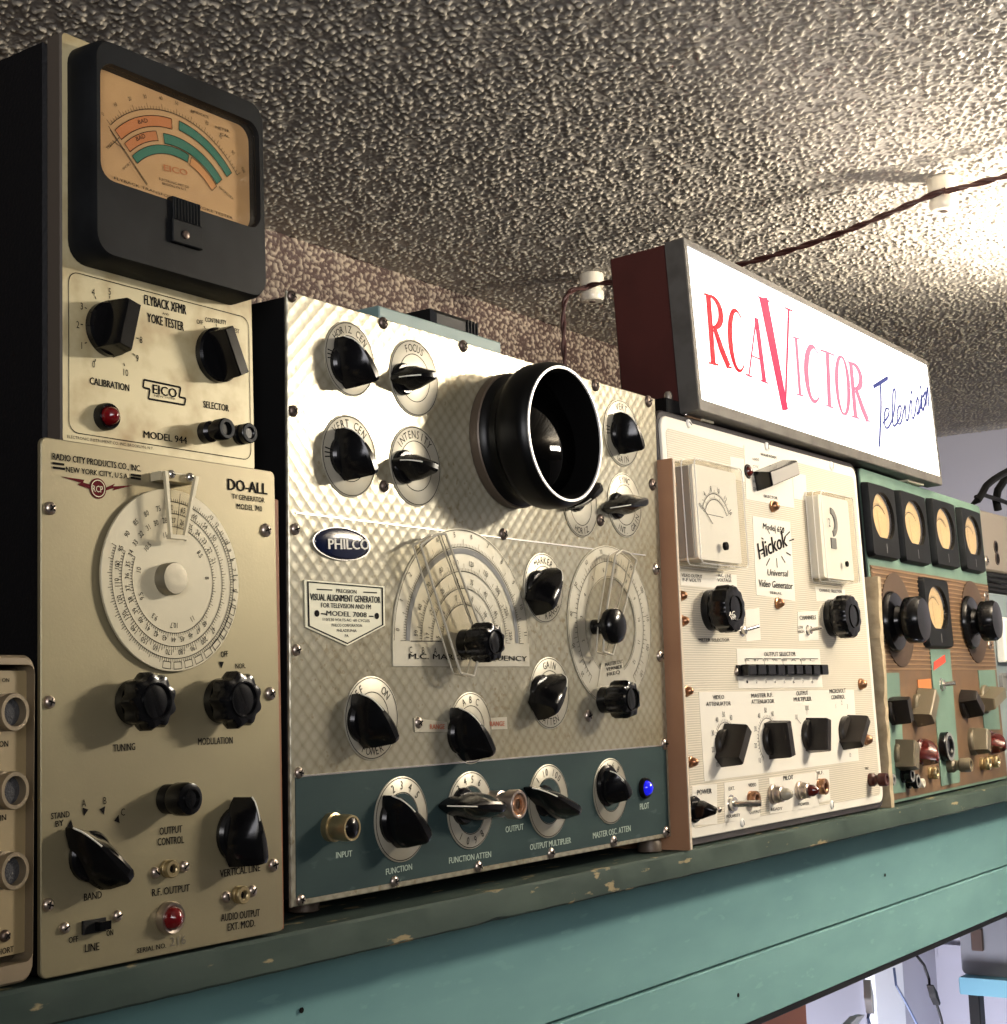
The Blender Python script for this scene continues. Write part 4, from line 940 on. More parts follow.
T(k2, 'POWER', (222, 755), (278, 748), 5); T(k2, 'EXT.', (344, 738), (367, 735), 3.6); T(k2, 'VIDEO', (420, 725), (450, 721), 3.6); T(k2, 'PILOT', (556, 699), (594, 694), 4.6); T(k2, 'R.F.', (692, 676), (710, 674), 3.4); T(k2, 'POLARITY', (336, 845), (388, 838), 3.2)
T(k2, 'OUTPUT', (425, 830), (468, 823), 3); T(k2, 'READY', (508, 817), (552, 812), 3); T(k2, 'POWER', (615, 798), (655, 793), 3); T(k2, 'GND', (872, 657), (886, 656), 2.8)
for i, s in enumerate(('SYNC', '87', '175', '96', '100', 'A', '10', 'C')):
    x = 405+i*36; T(k2, s, (x, 237), (x+20, 236.5), 2.6, .0); T(k2, str(i+1), (x+8, 322), (x+14, 322), 2.6, .0)
for i in range(4): 
    x = 400+i*72; a, b = K.at(*k2(x, 228)), K.at(*k2(x+66, 228)); mb.line(a, b, .0008, .0026); mb.line(a, (a[0], a[1]-.006), .0008, .0026)
for x, y, R in ((724, 744, 27), (766, 740, 27)):
    c = K.at(x, y); R = R*K.sc(x, y); mb.ticks(*c, R*.80, R*.92, .3, PI+.9, 26, .0005, .0026); mb.arc(*c, R*.80, .3, PI+.9, .0006, .0026)
    for i, s in enumerate(('10', '20', '30', '40', '50', '60', '70')):
        a = PI+.7-i*(PI+.2)/6; K.label_at(mb, s, (c[0]+R*1.1*math.cos(a), c[1]+R*1.1*math.sin(a)), .0052, .0026)
for s, x, y in (('X10', 638, 418), ('X1', 597, 453), ('1', 750, 412), ('2', 773, 398), ('3', 795, 412), ('10', 806, 600)): K.label_at(mb, s, K.at(*k2(x, y)), .005, .0026)
mb.line(K.at(*k2(638, 425)), K.at(*k2(638, 445)), .0006, .0026); mb.line(K.at(*k2(600, 460)), K.at(*k2(615, 480)), .0006, .0026)
mb.done('lettering', 'ink', K.root, smooth=False)

# =================================================================== green and copper meter panel (right)
N5 = Unit('meter_panel', (1.7806, .010, -.1367), math.radians(1.77), math.radians(2.2),
          'green and copper test set with five black meters, right of the cream video generator', 'test set')
W_N, H_N = .5293, .412
MB().box(.006, W_N-.006, .014, H_N-.004, -.28, -.012, .003).done('case', 'philco_case', N5.root)
MB().loft([lift(rrect(0, W_N, 0, H_N, .008), -.0115), lift(rrect(0, W_N, 0, H_N, .008), -.001), lift(rrect(.001, W_N-.001, .001, H_N-.001, .0075), 0)]).done('panel', 'unit_green', N5.root)
m = MB(); L = [lift(rrect(-.0008, W_N+.0008, -.0008, H_N+.0008, .0085), -.011), lift(rrect(-.0008, W_N+.0008, -.0008, H_N+.0008, .0085), -.003), lift(rrect(0, W_N, 0, H_N, .008), -.003)]
m.loft(L, False, False).done('panel_rim', 'hickok_rim', N5.root)
k5 = lambda x, y: (x/5.12+850, y/5.12+440)
k6 = lambda x, y: (x/5.12+850, y/5.12+620)
vc_top = (N5.at(*k5(135, 665))[1]+N5.at(*k5(700, 725))[1])/2
gv = (N5.at(*k6(180, 270))[1]+N5.at(*k6(740, 255))[1])/2
MB().box(.004, W_N-.004, .004, vc_top, .0001, .0010).done('copper_plate', 'copper_panel', N5.root)
mb = MB(); n = 22
for i in range(n):
    v = gv+(vc_top-gv)*(i+.5)/n; mb.box(.006, W_N-.006, v-.0012, v+.0006, .0010, .0019)
mb.done('copper_ribs', 'copper_line', N5.root)
kn = (N5.at(*k5(250, 920), .003), N5.at(*k5(640, 930), .003))
for c in kn: MB().lathe(*c, [(.060, .0012), (.060, .0026), (.059, .0029)], 48).done('knob_arc', 'copper_arc', N5.root)
for pts in ((k6(175, 272), k6(252, 270), k6(285, 880), k6(215, 890)), (k6(410, 150), k6(512, 150), k6(565, 830), k6(470, 850)), (k6(657, 258), k6(742, 255), k6(770, 560), k6(690, 560))):
    MB().prism(N5.poly(pts, .0022), .0011, .0022).done('green_stripe', 'unit_green', N5.root)
MB().prism(N5.poly([k6(432, 215), k6(486, 178), k6(490, 215), k6(430, 258)], .003), .0022, .0030).done('red_sticker', 'sticker_red', N5.root)
MB().prism(N5.poly([k6(347, 306), k6(415, 300), k6(418, 362), k6(352, 370)], .002), .0011, .0020).done('orange_label', 'sticker_orange', N5.root)
for q in (((103, 222), (236, 247), (250, 606), (112, 596)), ((262, 260), (392, 290), (408, 634), (284, 622)), ((425, 303), (540, 324), (559, 654), (446, 640)), ((572, 343), (672, 372), (692, 678), (597, 662)), ((383, 706), (510, 718), (525, 1066), (402, 1052))):
    Hm = .0095; P = N5.poly([k5(*p) for p in q], Hm)
    u0, u1 = (P[0][0]+P[3][0])/2, (P[1][0]+P[2][0])/2; v1, v0 = (P[0][1]+P[1][1])/2, (P[2][1]+P[3][1])/2
    cu, cv, ru = (u0+u1)/2, v1-(v1-v0)*.44, (u1-u0)*.40; rv = (v1-v0)*.34
    a0 = 1.02
    lo_, hi_ = [], []
    angs = list(np.linspace(-PI/2+a0, 1.5*PI-a0, 29))
    hole = [(cu+ru*math.cos(t), cv+rv*math.sin(t)) for t in angs]
    o = MB(); rr = rrect(u0, u1, v0, v1, .008, 6)
    o.loft([lift(rrect(u0-.001, u1+.001, v0-.001, v1+.001, .008), .0003), lift(rr, Hm-.002), lift(rrect(u0+.0015, u1-.0015, v0+.0015, v1-.0015, .007), Hm)], True, False)
    # front with the round window: ring of quads between outline and hole
    out = rrect(u0+.0015, u1-.0015, v0+.0015, v1-.0015, .007, 6)
    M2 = 56
    def on_out(t):
        dx, dy = math.cos(t), math.sin(t); hw_, hh_ = (u1-u0)/2-.0015, (v1-v0)/2-.0015; oy = cv-(v0+v1)/2
        best = 9
        if dx > 1e-6: best = min(best, hw_/dx)
        if dx < -1e-6: best = min(best, -hw_/dx)
        if dy > 1e-6: best = min(best, (hh_-oy)/dy)
        if dy < -1e-6: best = min(best, (hh_+oy)/-dy)
        return (cu+dx*best, cv+dy*best)
    def on_in(t):
        x, y = ru*math.cos(t), rv*math.sin(t); y = max(y, -rv*.86)
        return (cu+x, cv+y)
    T_ = [2*PI*i/M2 for i in range(M2)]
    A_ = [(*on_out(t), Hm) for t in T_]; B_ = [(*on_in(t), Hm) for t in T_]; C_ = [(*on_in(t), .0022) for t in T_]
    o.loft([A_, B_, C_], False, False)
    o = o.done('panel_meter', 'meter_black', N5.root, 30)
    MB().prism([(x, y) for x, y, _ in C_], .0010, .0024).done('meter_face', 'tan_face', o)
    mb = MB(); mb.arc(cu, cv-rv*.55, rv*1.05, .8, PI-.8, .001, .0028, 20); mb.ticks(cu, cv-rv*.55, rv*1.05, rv*1.15, .8, PI-.8, 14, .0007, .0028); mb.line((cu-.001, cv-rv*.7), (cu-.006, cv+rv*.3), .0008, .0030); mb.done('scale_printing', 'ink', o, smooth=False)
    MB().prism([(x, y) for x, y, _ in [(*on_in(t), 0) for t in T_]], .0068, .0073).done('glass', 'clear_glass', o)
    mb = MB(); mb.line((cu, v0+.006), (cu, v0+.018), .0022, Hm+.0003); mb.done('meter_mark', 'ring_grey', o, smooth=False)
for px, py in (k5(340, 920), k5(720, 925)):
    c = N5.at(px, py, .034); 
    o = MB().lathe(*c, [(.039, .0031), (.039, .006), (.036, .010), (.020, .012), (.016, .020), (.026, .0215), (.029, .024), (.029, .040), (.026, .044), (.010, .0455)], 48).done('tuning_knob', 'black_bakelite', N5.root, 40)
toggle(N5, k6(472, 330), k6(540, 322), 6, .020)
for x, y in (k5(150, 745), k6(172, 110), k6(720, 128), k5(700, 800), k5(705, 618)): screw(N5, x, y, 4.5, 'screw_metal', w=.0012)
def bar5(c1, a, b, th=.014, m='knob_brown', H=.026): return fin_knob(N5, k6(*c1), k6(*a), k6(*b), 13, H, th, m)
bar5((240, 460), (300, 400), (322, 520)); bar5((385, 450), (452, 378), (425, 508), .018, 'knob_khaki'); bar5((600, 430), (650, 385), (690, 465), .016); bar5((760, 420), (800, 372), (742, 430), .016, 'knob_khaki')
bar5((280, 690), (345, 622), (345, 758), .018, 'knob_khaki'); bar5((655, 625), (714, 566), (714, 672), .018, 'knob_khaki')
pointer_knob(N5, k6(385, 608), k6(455, 725), .026, .013, 'brown_red', mark=None); pointer_knob(N5, k6(740, 575), k6(800, 660), .026, .013, 'brown_red', mark=None)
c = N5.at(*k6(513, 648), .012); R = 14*N5.sc(950, 746); o = MB().lathe(*c, [(R, .0022), (R, .010), (R*.9, .012), (R*.6, .0122), (R*.5, .010)], 32).done('knob', 'black_bakelite', N5.root); MB().ring(*c, R*.75, R*.95, .0118, .0128, 32).done('face_ring', 'ring_grey', o)
for x, y, m in ((300, 800, 'black_bakelite'), (330, 830, 'black_bakelite')):
    post(N5, k6(x-40, y), k6(x+20, y-5), 7, m, 'ring_grey')
post(N5, k6(495, 752), k6(620, 742), 6.5, 'knob_khaki', 'brass'); jack(N5, *k6(450, 782), 6, 'brass', .012); jack(N5, *k6(380, 835), 4.5, 'porcelain', .012)
jack(N5, *k6(228, 818), 5.5, 'ring_grey', .006); jack(N5, *k6(718, 735), 6, 'brass', .014); jack(N5, *k6(762, 722), 6, 'brass', .014)

# =================================================================== grey instrument cut off by the right edge
p = on_y(988, 600, .02)
R6 = Unit('grey_test_set', (2.345, .055, -.1365), math.radians(1), 0, 'blue-grey instrument cut off by the right edge of the picture, under a beige box', 'instrument')
v6 = R6.at(992, 593)[1]
MB().box(.004, .33, .012, v6-.004, -.25, -.012, .003).done('case', 'bluegrey', R6.root)
MB().loft([lift(rrect(0, .335, 0, v6, .020), -.012), lift(rrect(0, .335, 0, v6, .020), -.002), lift(rrect(.002, .333, .002, v6-.002, .018), 0)]).done('panel', 'bluegrey', R6.root)
a, b = R6.at(999, 617, .01), R6.at(1000, 662, .01)
MB().box(a[0], a[0]+.09, b[1], a[1], .0005, .016, .003).done('meter_case', 'ivory_plastic', R6.root)
MB().box(a[0]+.006, a[0]+.084, b[1]+.006, a[1]-.006, .016, .0165).done('meter_face', 'paper_white', R6.root)
a, b = R6.at(1000, 673, .003), R6.at(1001, 691, .003)
mb = MB(); mb.loft([lift(rrect(a[0], a[0]+.06, b[1], a[1], .006), .0005), lift(rrect(a[0], a[0]+.06, b[1], a[1], .006), .006), lift(rrect(a[0]+.005, a[0]+.055, b[1]+.005, a[1]-.005, .003), .006), lift(rrect(a[0]+.005, a[0]+.055, b[1]+.005, a[1]-.005, .003), .001)], True, True); mb.done('window_frame', 'ring_grey', R6.root)
zt = R6.o.z+v6*math.cos(math.radians(1))
# black folded cloth / cable stack and beige box above it
S6 = Unit('cable_stack', (2.352, .075, zt+.002), 0, 0, 'flat stack of folded black cables between the beige box and the blue-grey instrument', 'cable')
for i in range(4):
    v = .004+i*.0087; mb = MB(); mb.tube([(.0, v, -.002), (.06, v+.001*(-1)**i, .003), (.16, v, -.001), (.29, v, .002), (.295, v, -.02), (.29, v, -.05), (.1, v, -.05), (.01, v, -.048)], .0042, 8); mb.done('cable_layer', 'wire_black', S6.root)
zb = zt+.041
BX = Unit('beige_chassis', (2.350, .085, zb), 0, 0, 'beige metal box with two round holes, at the right edge above the black cables', 'box')
h7 = BX.at(990, 512)[1]
mb = MB(); mb.box(0, .31, 0, h7, -.16, 0, .003); bxp = mb.done('case', 'beige_metal', BX.root)
for x, y in ((995.5, 547), (997, 558.8)):
    c = BX.at(x, y); MB().ring(*c, .0085, .0105, .0002, .0016, 24).done('grommet', 'screw_dark', bxp); MB().lathe(*c, [(.0085, .0002), (.0085, .0005)], 24).done('hole', 'ink', bxp)
zc_ = zb+h7+.0035
for i, (lab_, pts) in enumerate((('thick black cable looping highest above the beige box', [(978, 500), (982, 494), (986, 486), (993, 480), (1001, 475), (1010, 470), (1022, 468)]),
                             ('thin black cable arching low over the beige box', [(976, 497), (984, 495), (993, 498), (1000, 500), (1012, 505)]),
                             ('black cable rising steeply at the very right edge over the beige box', [(998, 510), (996, 500), (998, 490), (1004, 481), (1012, 478)]))):
    mb = MB(); P = []
    for j, (x, y) in enumerate(pts):
        q = on_y(x, y, .105+.012*i); P.append((q.x, max(q.z, zc_+.002), -q.y))
    if i == 0: P = [(P[0][0]-.002, zc_+.001, P[0][2]-.03)]+P
    mb.tube(P, (.006, .0038, .007)[i], 10); tag(mb.done('cable', 'wire_black', None), lab_, 'cable')

# =================================================================== boards between the instruments
def divider(name, x, yf, depth, z0, z1, th, m, label, edge='board_edge'):
    mb = MB(); mb.box(x, x+th, z0, z1, -yf-depth, -yf, .0008); o = mb.done(name, m, None); tag(o, label, 'board')
    e = MB(); e.box(x+.0004, x+th-.0004, z0+.0006, z1-.0006, -yf-.0002, -yf+.0006); e.done('board_front_edge', edge, o); return o
ZS = -.1396
a = on_y(660, 459, .0); 
xb = .733+.5036+.0045
yq = (CO.y+(xb-CO.x)*(ray(672, 458).y/ray(672, 458).x)); zt2 = on_x(665, 459, xb).z
divider('divider_board', xb, yq, .25, ZS+.0006, zt2, .0042, 'brown_board', 'flat brown board standing on edge between the silver panel and the cream panel')
xw = 1.2551+.4969+.006
yq2 = (CO.y+(xw-CO.x)*(ray(877, 577).y/ray(877, 577).x)); zt3 = on_x(868, 577, xw).z
def wrapped():
    mb = MB(); n = 26; L = []
    rnd = random.Random(3)
    y0, y1, th = yq2, yq2+.20, .010
    for i in range(n+1):
        z = ZS+.0006+(zt3-ZS-.0006)*i/n; j = (rnd.random()-.5)*.0035*(0 if i in (0, n) else 1); q = (rnd.random()-.5)*.002
        L.append([(xw+j, z, -y0+q), (xw+th, z, -y0+q*.5), (xw+th, z, -y1), (xw+j*.5, z, -y1), (xw-.0008+j, z, -y0-.012)])
    mb.loft(L)
    return mb.done('wrapped_board', 'wrap_paper', None, 20)
mat('wrap_paper', (.46, .37, .24), .6, col2=(.33, .26, .16), scale=60, bump=.6, bscale=90, bdist=.002)
tag(wrapped(), 'board wrapped in wrinkled tan paper beside the green and copper panel', 'board')
xs = .5284+.1843+.0085
zt4 = on_x(279, 498, xs).z
divider('divider_board', xs, .008, .22, ZS+.0006, zt4, .004, 'orange_board', 'orange-brown board standing on edge in the gap left of the silver panel', 'orange_board')

# =================================================================== lit shop sign
SG = Unit('lightbox_sign', (1.3152, .0, .2790), math.radians(2.87), math.radians(1.02), 'long lit white sign with red and blue lettering, lying on the cream and green instruments', 'sign')
W_S, H_S = .743, .1785
D_S = .088
fl = SG.at(700, 340)[0]
MB().box(.003, W_S-.003, .003, H_S-.002, -D_S, -.022, .002).done('cabinet', 'sign_wood', SG.root)
wf = SG.at(691, 300)[0]; vt = H_S-.007; vb = (SG.at(705, 413)[1]+SG.at(942, 478)[1])/2+.001
vb = max(.012, vb)
mb = MB(); mb.loft([lift(rrect(0, W_S, 0, H_S, .003), -.0215), lift(rrect(0, W_S, 0, H_S, .003), -.001), lift(rrect(.001, W_S-.001, .001, H_S-.001, .003), 0), lift(rrect(.007, W_S-.004, vb, vt, .002), .0), lift(rrect(.007, W_S-.004, vb, vt, .002), -.004)], True, False)
mb.done('frame', 'sign_metal', SG.root)
MB().prism(rrect(.0071, W_S-.0041, vb+.0001, vt-.0001, .002), -.0038, -.0012).done('light_panel', 'sign_face', SG.root)
ks = lambda x, y: (x/2.797+600, y/2.797+220)
def glyph(name, material, org, xe, ye, strokes, w=-.0008):
    """strokes in a unit cell: (points, half widths) drawn as flat ribbons; org/xe/ye: photo points of cell origin, right end, top"""
    o, x, y = SG.at(*ks(*org), w), SG.at(*ks(*xe), w), SG.at(*ks(*ye), w)
    mp = lambda a, b: (o[0]+(x[0]-o[0])*a+(y[0]-o[0])*b, o[1]+(x[1]-o[1])*a+(y[1]-o[1])*b)
    mb = MB()
    for k_, (pts, hw) in enumerate(strokes):
        P = [Vector(mp(*p)) for p in pts]; n = len(P)
        if not isinstance(hw, (list, tuple)): hw = [hw]*n
        sc_ = abs(x[0]-o[0]); V = []
        for i in range(n):
            d = (P[min(i+1, n-1)]-P[max(i-1, 0)]).normalized(); q = Vector((-d.y, d.x))*hw[i]*sc_
            V.append((P[i]+q, P[i]-q))
        for i in range(n-1):
            ww = w+.00004*k_
            mb.flat([tuple(V[i][0]), tuple(V[i][1]), tuple(V[i+1][1]), tuple(V[i+1][0])], ww)
    return mb
def bez_arc(cx, cy, rx, ry, a0, a1, n=20): return [(cx+rx*math.cos(a0+(a1-a0)*i/n), cy+ry*math.sin(a0+(a1-a0)*i/n)) for i in range(n+1)]
def wid(n, thin, thick, ph=0.): return [thin+(thick-thin)*math.sin(PI*i/n)**1.5 for i in range(n+1)]
ser = lambda x, y, l, t=.022: ([(x-l, y), (x+l, y)], t)
gR = [([(.24, .0), (.24, 1)], .115), ser(.24, .015, .24), ([(.02, .985), (.5, .985)], .022), (bez_arc(.30, .76, .48, .225, PI/2, -PI/2), wid(20, .03, .12)), ([(.42, .53), (.68, .25), (.97, .02)], [.10, .12, .11]), ([(.85, .015), (1.12, .015)], .022)]
gC = [(bez_arc(.55, .5, .48, .5, .95, 2*PI-.95, 28), [.03+.12*max(0, math.sin(PI*(i/28)))**2 for i in range(29)]), ([(.83, .72), (.83, .95)], .02), ([(.83, .06), (.83, .25)], .02)]
gA = [([(.05, 0), (.5, 1)], .035), ([(.5, 1), (.92, 0)], .12), ([(.22, .35), (.72, .35)], .02), ser(.05, .01, .18), ser(.92, .01, .22)]
gV = [([(.12, 1), (.66, .0)], [.135, .10]), ([(.66, .0), (.92, 1)], .03), ([(-.05, .99), (.32, .99)], .012), ([(.78, .99), (1.06, .99)], .012)]
gI = [([(.5, 0), (.5, 1)], .20), ser(.5, .015, .5, .05), ser(.5, .985, .5, .05)]
gT = [([(.5, 0), (.5, 1)], .13), ([(.02, .98), (.98, .98)], .03), ser(.5, .015, .28), ([(.03, .98), (.03, .82)], .03), ([(.97, .98), (.97, .82)], .03)]
gO = [(bez_arc(.5, .5, .44, .5, 0, 2*PI, 40), [.03+.10*abs(math.cos(2*PI*i/40)) for i in range(41)])]
def letters(name, m, items):
    allm = MB()
    for org, xe, ye, g in items:
        mb = glyph(name, m, org, xe, ye, g)
        me = bpy.data.meshes.new('x'); mb.bm.to_mesh(me); mb.bm.free(); allm.bm.from_mesh(me); bpy.data.meshes.remove(me)
    return allm.done(name, m, SG.root, recalc=True, smooth=False)
letters('red_letters', 'sign_red', [((303, 402), (362, 415), (288, 203), gR), ((366, 416), (410, 427), (356, 245), gC)])
letters('pink_letters', 'sign_pink', [((414, 436), (464, 456), (412, 262), gA), ((458, 515), (548, 540), (446, 213), gV)])
letters('pale_letters', 'sign_pale', [((550, 490), (570, 494), (538, 325), gI), ((576, 500), (620, 514), (572, 345), gC), ((622, 518), (662, 530), (616, 360), gT), ((664, 538), (702, 548), (656, 376), gO), ((704, 551), (750, 564), (690, 393), gR)])
# script word
mb = MB()
def script(pts, r=1.6, wdt=0.0023):
    P = [SG.at(*ks(*p), -.0008) for p in pts]
    # smooth by Catmull-Rom
    Q = []
    for i in range(len(P)-1):
        p0, p1, p2, p3 = [Vector(P[max(0, min(len(P)-1, i+j))]) for j in (-1, 0, 1, 2)]
        for t in np.linspace(0, 1, 6, endpoint=False):
            Q.append(.5*((2*p1)+(-p0+p2)*t+(2*p0-5*p1+4*p2-p3)*t*t+(-p0+3*p1-3*p2+p3)*t**3))
    Q.append(Vector(P[-1]))
    for a, b in zip(Q, Q[1:]):
        d = (b-a).normalized(); wd = wdt*(.55+.75*abs(d.y))
        mb.line(tuple(a-d*wdt*.3), tuple(b+d*wdt*.3), wd, -.0007)
script([(766, 466), (782, 456), (804, 442)], wdt=0.0067); script([(784, 452), (786, 520), (783, 600), (781, 632)], wdt=0.0046)
script([(792, 568), (806, 548), (808, 530), (800, 528), (795, 550), (798, 578), (808, 578), (822, 540), (826, 480), (820, 480), (818, 530), (820, 572), (828, 572), (840, 548), (842, 522), (835, 524), (831, 548), (834, 568), (842, 566), (850, 530), (854, 520), (856, 556), (862, 556), (868, 508), (872, 512), (873, 552), (880, 546), (886, 504), (890, 500), (892, 530), (886, 542), (894, 536), (900, 490), (901, 530), (907, 528)], wdt=0.0036)
script([(905, 492), (898, 500), (898, 524), (904, 528), (909, 510), (905, 492)], wdt=0.0036); script([(905, 492), (911, 482), (912, 520), (914, 480), (917, 472), (919, 520)], wdt=0.0040); script([(870, 484), (872, 480)], wdt=0.0046); script([(896, 470), (898, 466)], wdt=0.0046)
mb.done('script_letters', 'sign_blue', SG.root, smooth=False)
# packing under the sign
def shim(px, py, dx, m, label, y0=.006, dz=.0045, name='wood_shim'):
    q = on_y(px, py, y0)
    mb = MB(); mb.box(q.x-dx, q.x+dx, q.z-dz*.5, q.z+dz*.5, -y0-.06, -y0, .0005); tag(mb.done(name, m, None), label, 'shim')
zk = K.o.z+H_K*math.cos(math.radians(1.43)); zn = N5.o.z+H_N*math.cos(math.radians(1.77))
def shim2(x0, x1, z0, z1, y0, m, label):
    mb = MB(); mb.box(x0, x1, z0, z1, -y0-.05, -y0, .0004); tag(mb.done('shim', m, None), label, 'shim')
x = on_y(709, 421, .004).x; shim2(x-.014, x+.018, zk+.0006, .2785, .019, 'shim_wood', 'thin brown wood slip under the left end of the lit sign')
x = on_y(719, 426, .004).x; shim2(x-.010, x+.014, zk+.0006, .2783, .0165, 'shim_cream', 'small cream block under the left end of the lit sign, right of the brown slip')
x = on_y(931, 485, .004).x; shim2(x-.03, x+.03, zn+.0006, .2783, .024, 'shim_cream', 'cream wood slip under the right end of the lit sign, on the green panel')

# =================================================================== things on top of the silver instrument
zA = A.o.z+H_A
p0, p1 = on_y(404, 313, .03), on_y(501, 345, .03)
mb = MB(); mb.box(p0.x-.03, p1.x, zA+.0012, on_y(450, 328, .03).z+.001, -.16, -.03, .001); tb = mb.done('teal_board', 'teal_board', None); tag(tb, 'flat teal board lying on top of the silver and green instrument', 'board')
zT = on_y(450, 328, .03).z+.002
q0, q1 = on_y(434, 318, .06), on_y(479, 330, .06)
ad = bpy.data.objects.new('power_adapter', None); COL.objects.link(ad); tag(ad, 'small black finned power adapter on the teal board', 'adapter')
ztop = max(zT+.018, on_y(450, 309, .06).z)
MB().box(q0.x, q1.x, zT+.0006, ztop-.003, -.11, -.06, .004).done('body', 'black_matte', ad)
for i in range(4): 
    xx = q1.x-.018+i*.0045; MB().box(xx, xx+.0015, zT+.004, ztop-.005, -.0602, -.0585, .0003).done('fin', 'meter_black', ad)
c0, c1 = on_y(524, 357, .10), on_y(562, 360, .10)
mb = MB(); mb.tube([(c0.x, zA+.006, -.10), ((c0.x+c1.x)/2, zA+.0165, -.10), (c1.x, zA+.008, -.105), (c1.x+.02, zA+.006, -.14)], .0045, 8); tag(mb.done('cable', 'wire_black', None), 'short black cable lying on the silver instrument behind the scope hood', 'cable')
q = on_y(676, 404, .05)
bc = bpy.data.objects.new('cable_plug', None); COL.objects.link(bc); tag(bc, 'black plug with chrome pins on the left corner of the cream instrument, beside the sign', 'plug')
x0, x1 = on_y(667, 404, .022).x, on_y(684, 404, .022).x; zz = on_y(676, 400, .022).z
zk2 = K.o.z+(H_K-.004)*math.cos(math.radians(1.43))
MB().box(x0, x1, zk2+.0046, max(zz, zk2+.012), -.048, -.022, .001).done('body', 'black_bakelite', bc); zz = max(zz, zk2+.012)
for i, (px, py) in enumerate(((670, 396), (679, 394))):
    c = on_y(px, py, .028); mb = MB(); vlathe(mb, c.x, -.030, [(.004, zz-.001), (.0045, zz+.006), (.003, zz+.009)]).done('pin', 'bright_metal', bc)
mb = MB(); vlathe(mb, x1-.003, -.0190, [(.0028, zk2+.006), (.0028, zz+.001)]).done('clip', 'bright_metal', bc)

# =================================================================== shelf
YF = -.004
sh = bpy.data.objects.new('shelf', None); COL.objects.link(sh); tag(sh, 'long weathered green wooden shelf carrying the row of instruments', 'shelf')
X0, X1 = -.6, 3.1
TH = .0225
def plank():
    mb = MB(); n = 240; rnd = random.Random(8); L = []
    cc = .0012
    wob = 0
    for i in range(n+1):
        x = X0+(X1-X0)*i/n; a = rnd.random()*.0009; b = rnd.random()*.0012
        if rnd.random() < .05: b += .003
        L.append([(x, ZS, .55), (x, ZS, -YF-.0004-a*1.5-(.0012 if rnd.random() < .1 else 0)), (x, ZS-.0014-a, -YF), (x, ZS-TH+.0012+b*.6, -YF), (x, ZS-TH, -YF-.001-b), (x, ZS-TH, .55)])
    # panel coordinates: w = -y
    L = [[(x, z, (-w if j in (0, 5) else w)) for j, (x, z, w) in enumerate(l)] for l in L]
    mb.loft(L); return mb.done('shelf_board', 'shelf_paint', sh, 30)
plank()
FY = .050
zs1 = (on_y(700, 979, FY).z+on_y(1007, 861, FY).z)/2; zs2 = (on_y(766, 1021, FY).z+on_y(1007, 908, FY).z)/2
MB().box(X0, X1, zs1+.0012, ZS-TH-.0004, -FY-.016, -FY, .0008).done('fascia_board', 'fascia_paint', sh)
MB().box(X0, X1, zs2, zs1-.0012, -FY-.016, -FY+.001, .0012).done('fascia_board', 'fascia_paint', sh)
MB().box(X0, X1, zs2-.008, zs2-.0003, -FY-.012, -FY-.002, .001).done('edge_strip', 'black_matte', sh)
mb = MB()
for px, py in ((884, 875), (300, 1010), (737, 995)):
    c = on_y(px, py, FY); mb.lathe(c.x, c.z, [(.002, -FY+.0012), (.002, -FY+.0018)], 10)
mb.done('nail_heads', 'ink', sh)

# =================================================================== room
ZC, YW, XW, ZFL = .60, .61, 3.55, -1.7
def plane(name, m, pts):
    me = bpy.data.meshes.new(name); me.from_pydata(pts, [], [(0, 1, 2, 3)]); me.materials.append(MATS[m]); o = bpy.data.objects.new(name, me); COL.objects.link(o); o['kind'] = 'structure'; return o
def slab(name, m, a, b):
    mb = MB(); mb.box(a[0], b[0], a[2], b[2], -b[1], -a[1]); o = mb.done(name, m, None, smooth=False); o['kind'] = 'structure'; return o
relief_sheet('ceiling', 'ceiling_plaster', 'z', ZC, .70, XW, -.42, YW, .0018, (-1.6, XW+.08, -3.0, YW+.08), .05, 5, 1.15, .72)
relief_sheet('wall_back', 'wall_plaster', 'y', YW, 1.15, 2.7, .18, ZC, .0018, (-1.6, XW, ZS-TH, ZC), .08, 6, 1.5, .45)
slab('wall_lower', 'wall_lavender', (-1.6, YW, ZFL), (XW, YW+.08, ZS-TH-.0005))
slab('wall_right', 'wall_lavender', (XW, -3.0, ZFL), (XW+.08, YW+.08, ZC))
slab('floor', 'floor_dark', (-1.6, -3.0, ZFL-.05), (XW+.08, YW+.08, ZFL))
q = on_x(948, 950, XW-.012)
mb = MB(); mb.box(XW-.014, XW-.0005, q.z-.018, q.z+.012, -.60, .9, .002); t = mb.done('trim_1', 'wall_lavender', None); t['kind'] = 'structure'

# ceiling knobs and the twisted cord
def insulator(px, py, label):
    c = on_z(px, py, ZC-.022)
    o = bpy.data.objects.new('porcelain_knob', None); COL.objects.link(o); o.location = (c.x, c.y, ZC); tag(o, label, 'insulator')
    mb = MB(); vlathe(mb, 0, 0, [(.0165, -.0005), (.0175, -.003), (.0175, -.018), (.0155, -.0205), (.0125, -.0215), (.0125, -.0245), (.0155, -.0255), (.0168, -.028), (.0168, -.036), (.0145, -.040), (.006, -.0405)], 36).done('body', 'porcelain', o)
    mb = MB(); vlathe(mb, 0, 0, [(.0045, -.0402), (.0045, -.0415), (.001, -.042)], 16).done('nail', 'screw_dark', o)
    return c
i1 = insulator(592, 289, 'cream porcelain cord knob on the ceiling left of the lit sign')
i2 = insulator(943, 196, 'cream porcelain cord knob on the ceiling at upper right, in the lamp glow')
cord = bpy.data.objects.new('twisted_cord', None); COL.objects.link(cord); tag(cord, 'dark twisted electric cord strung between the two ceiling knobs and down the back wall', 'cord')
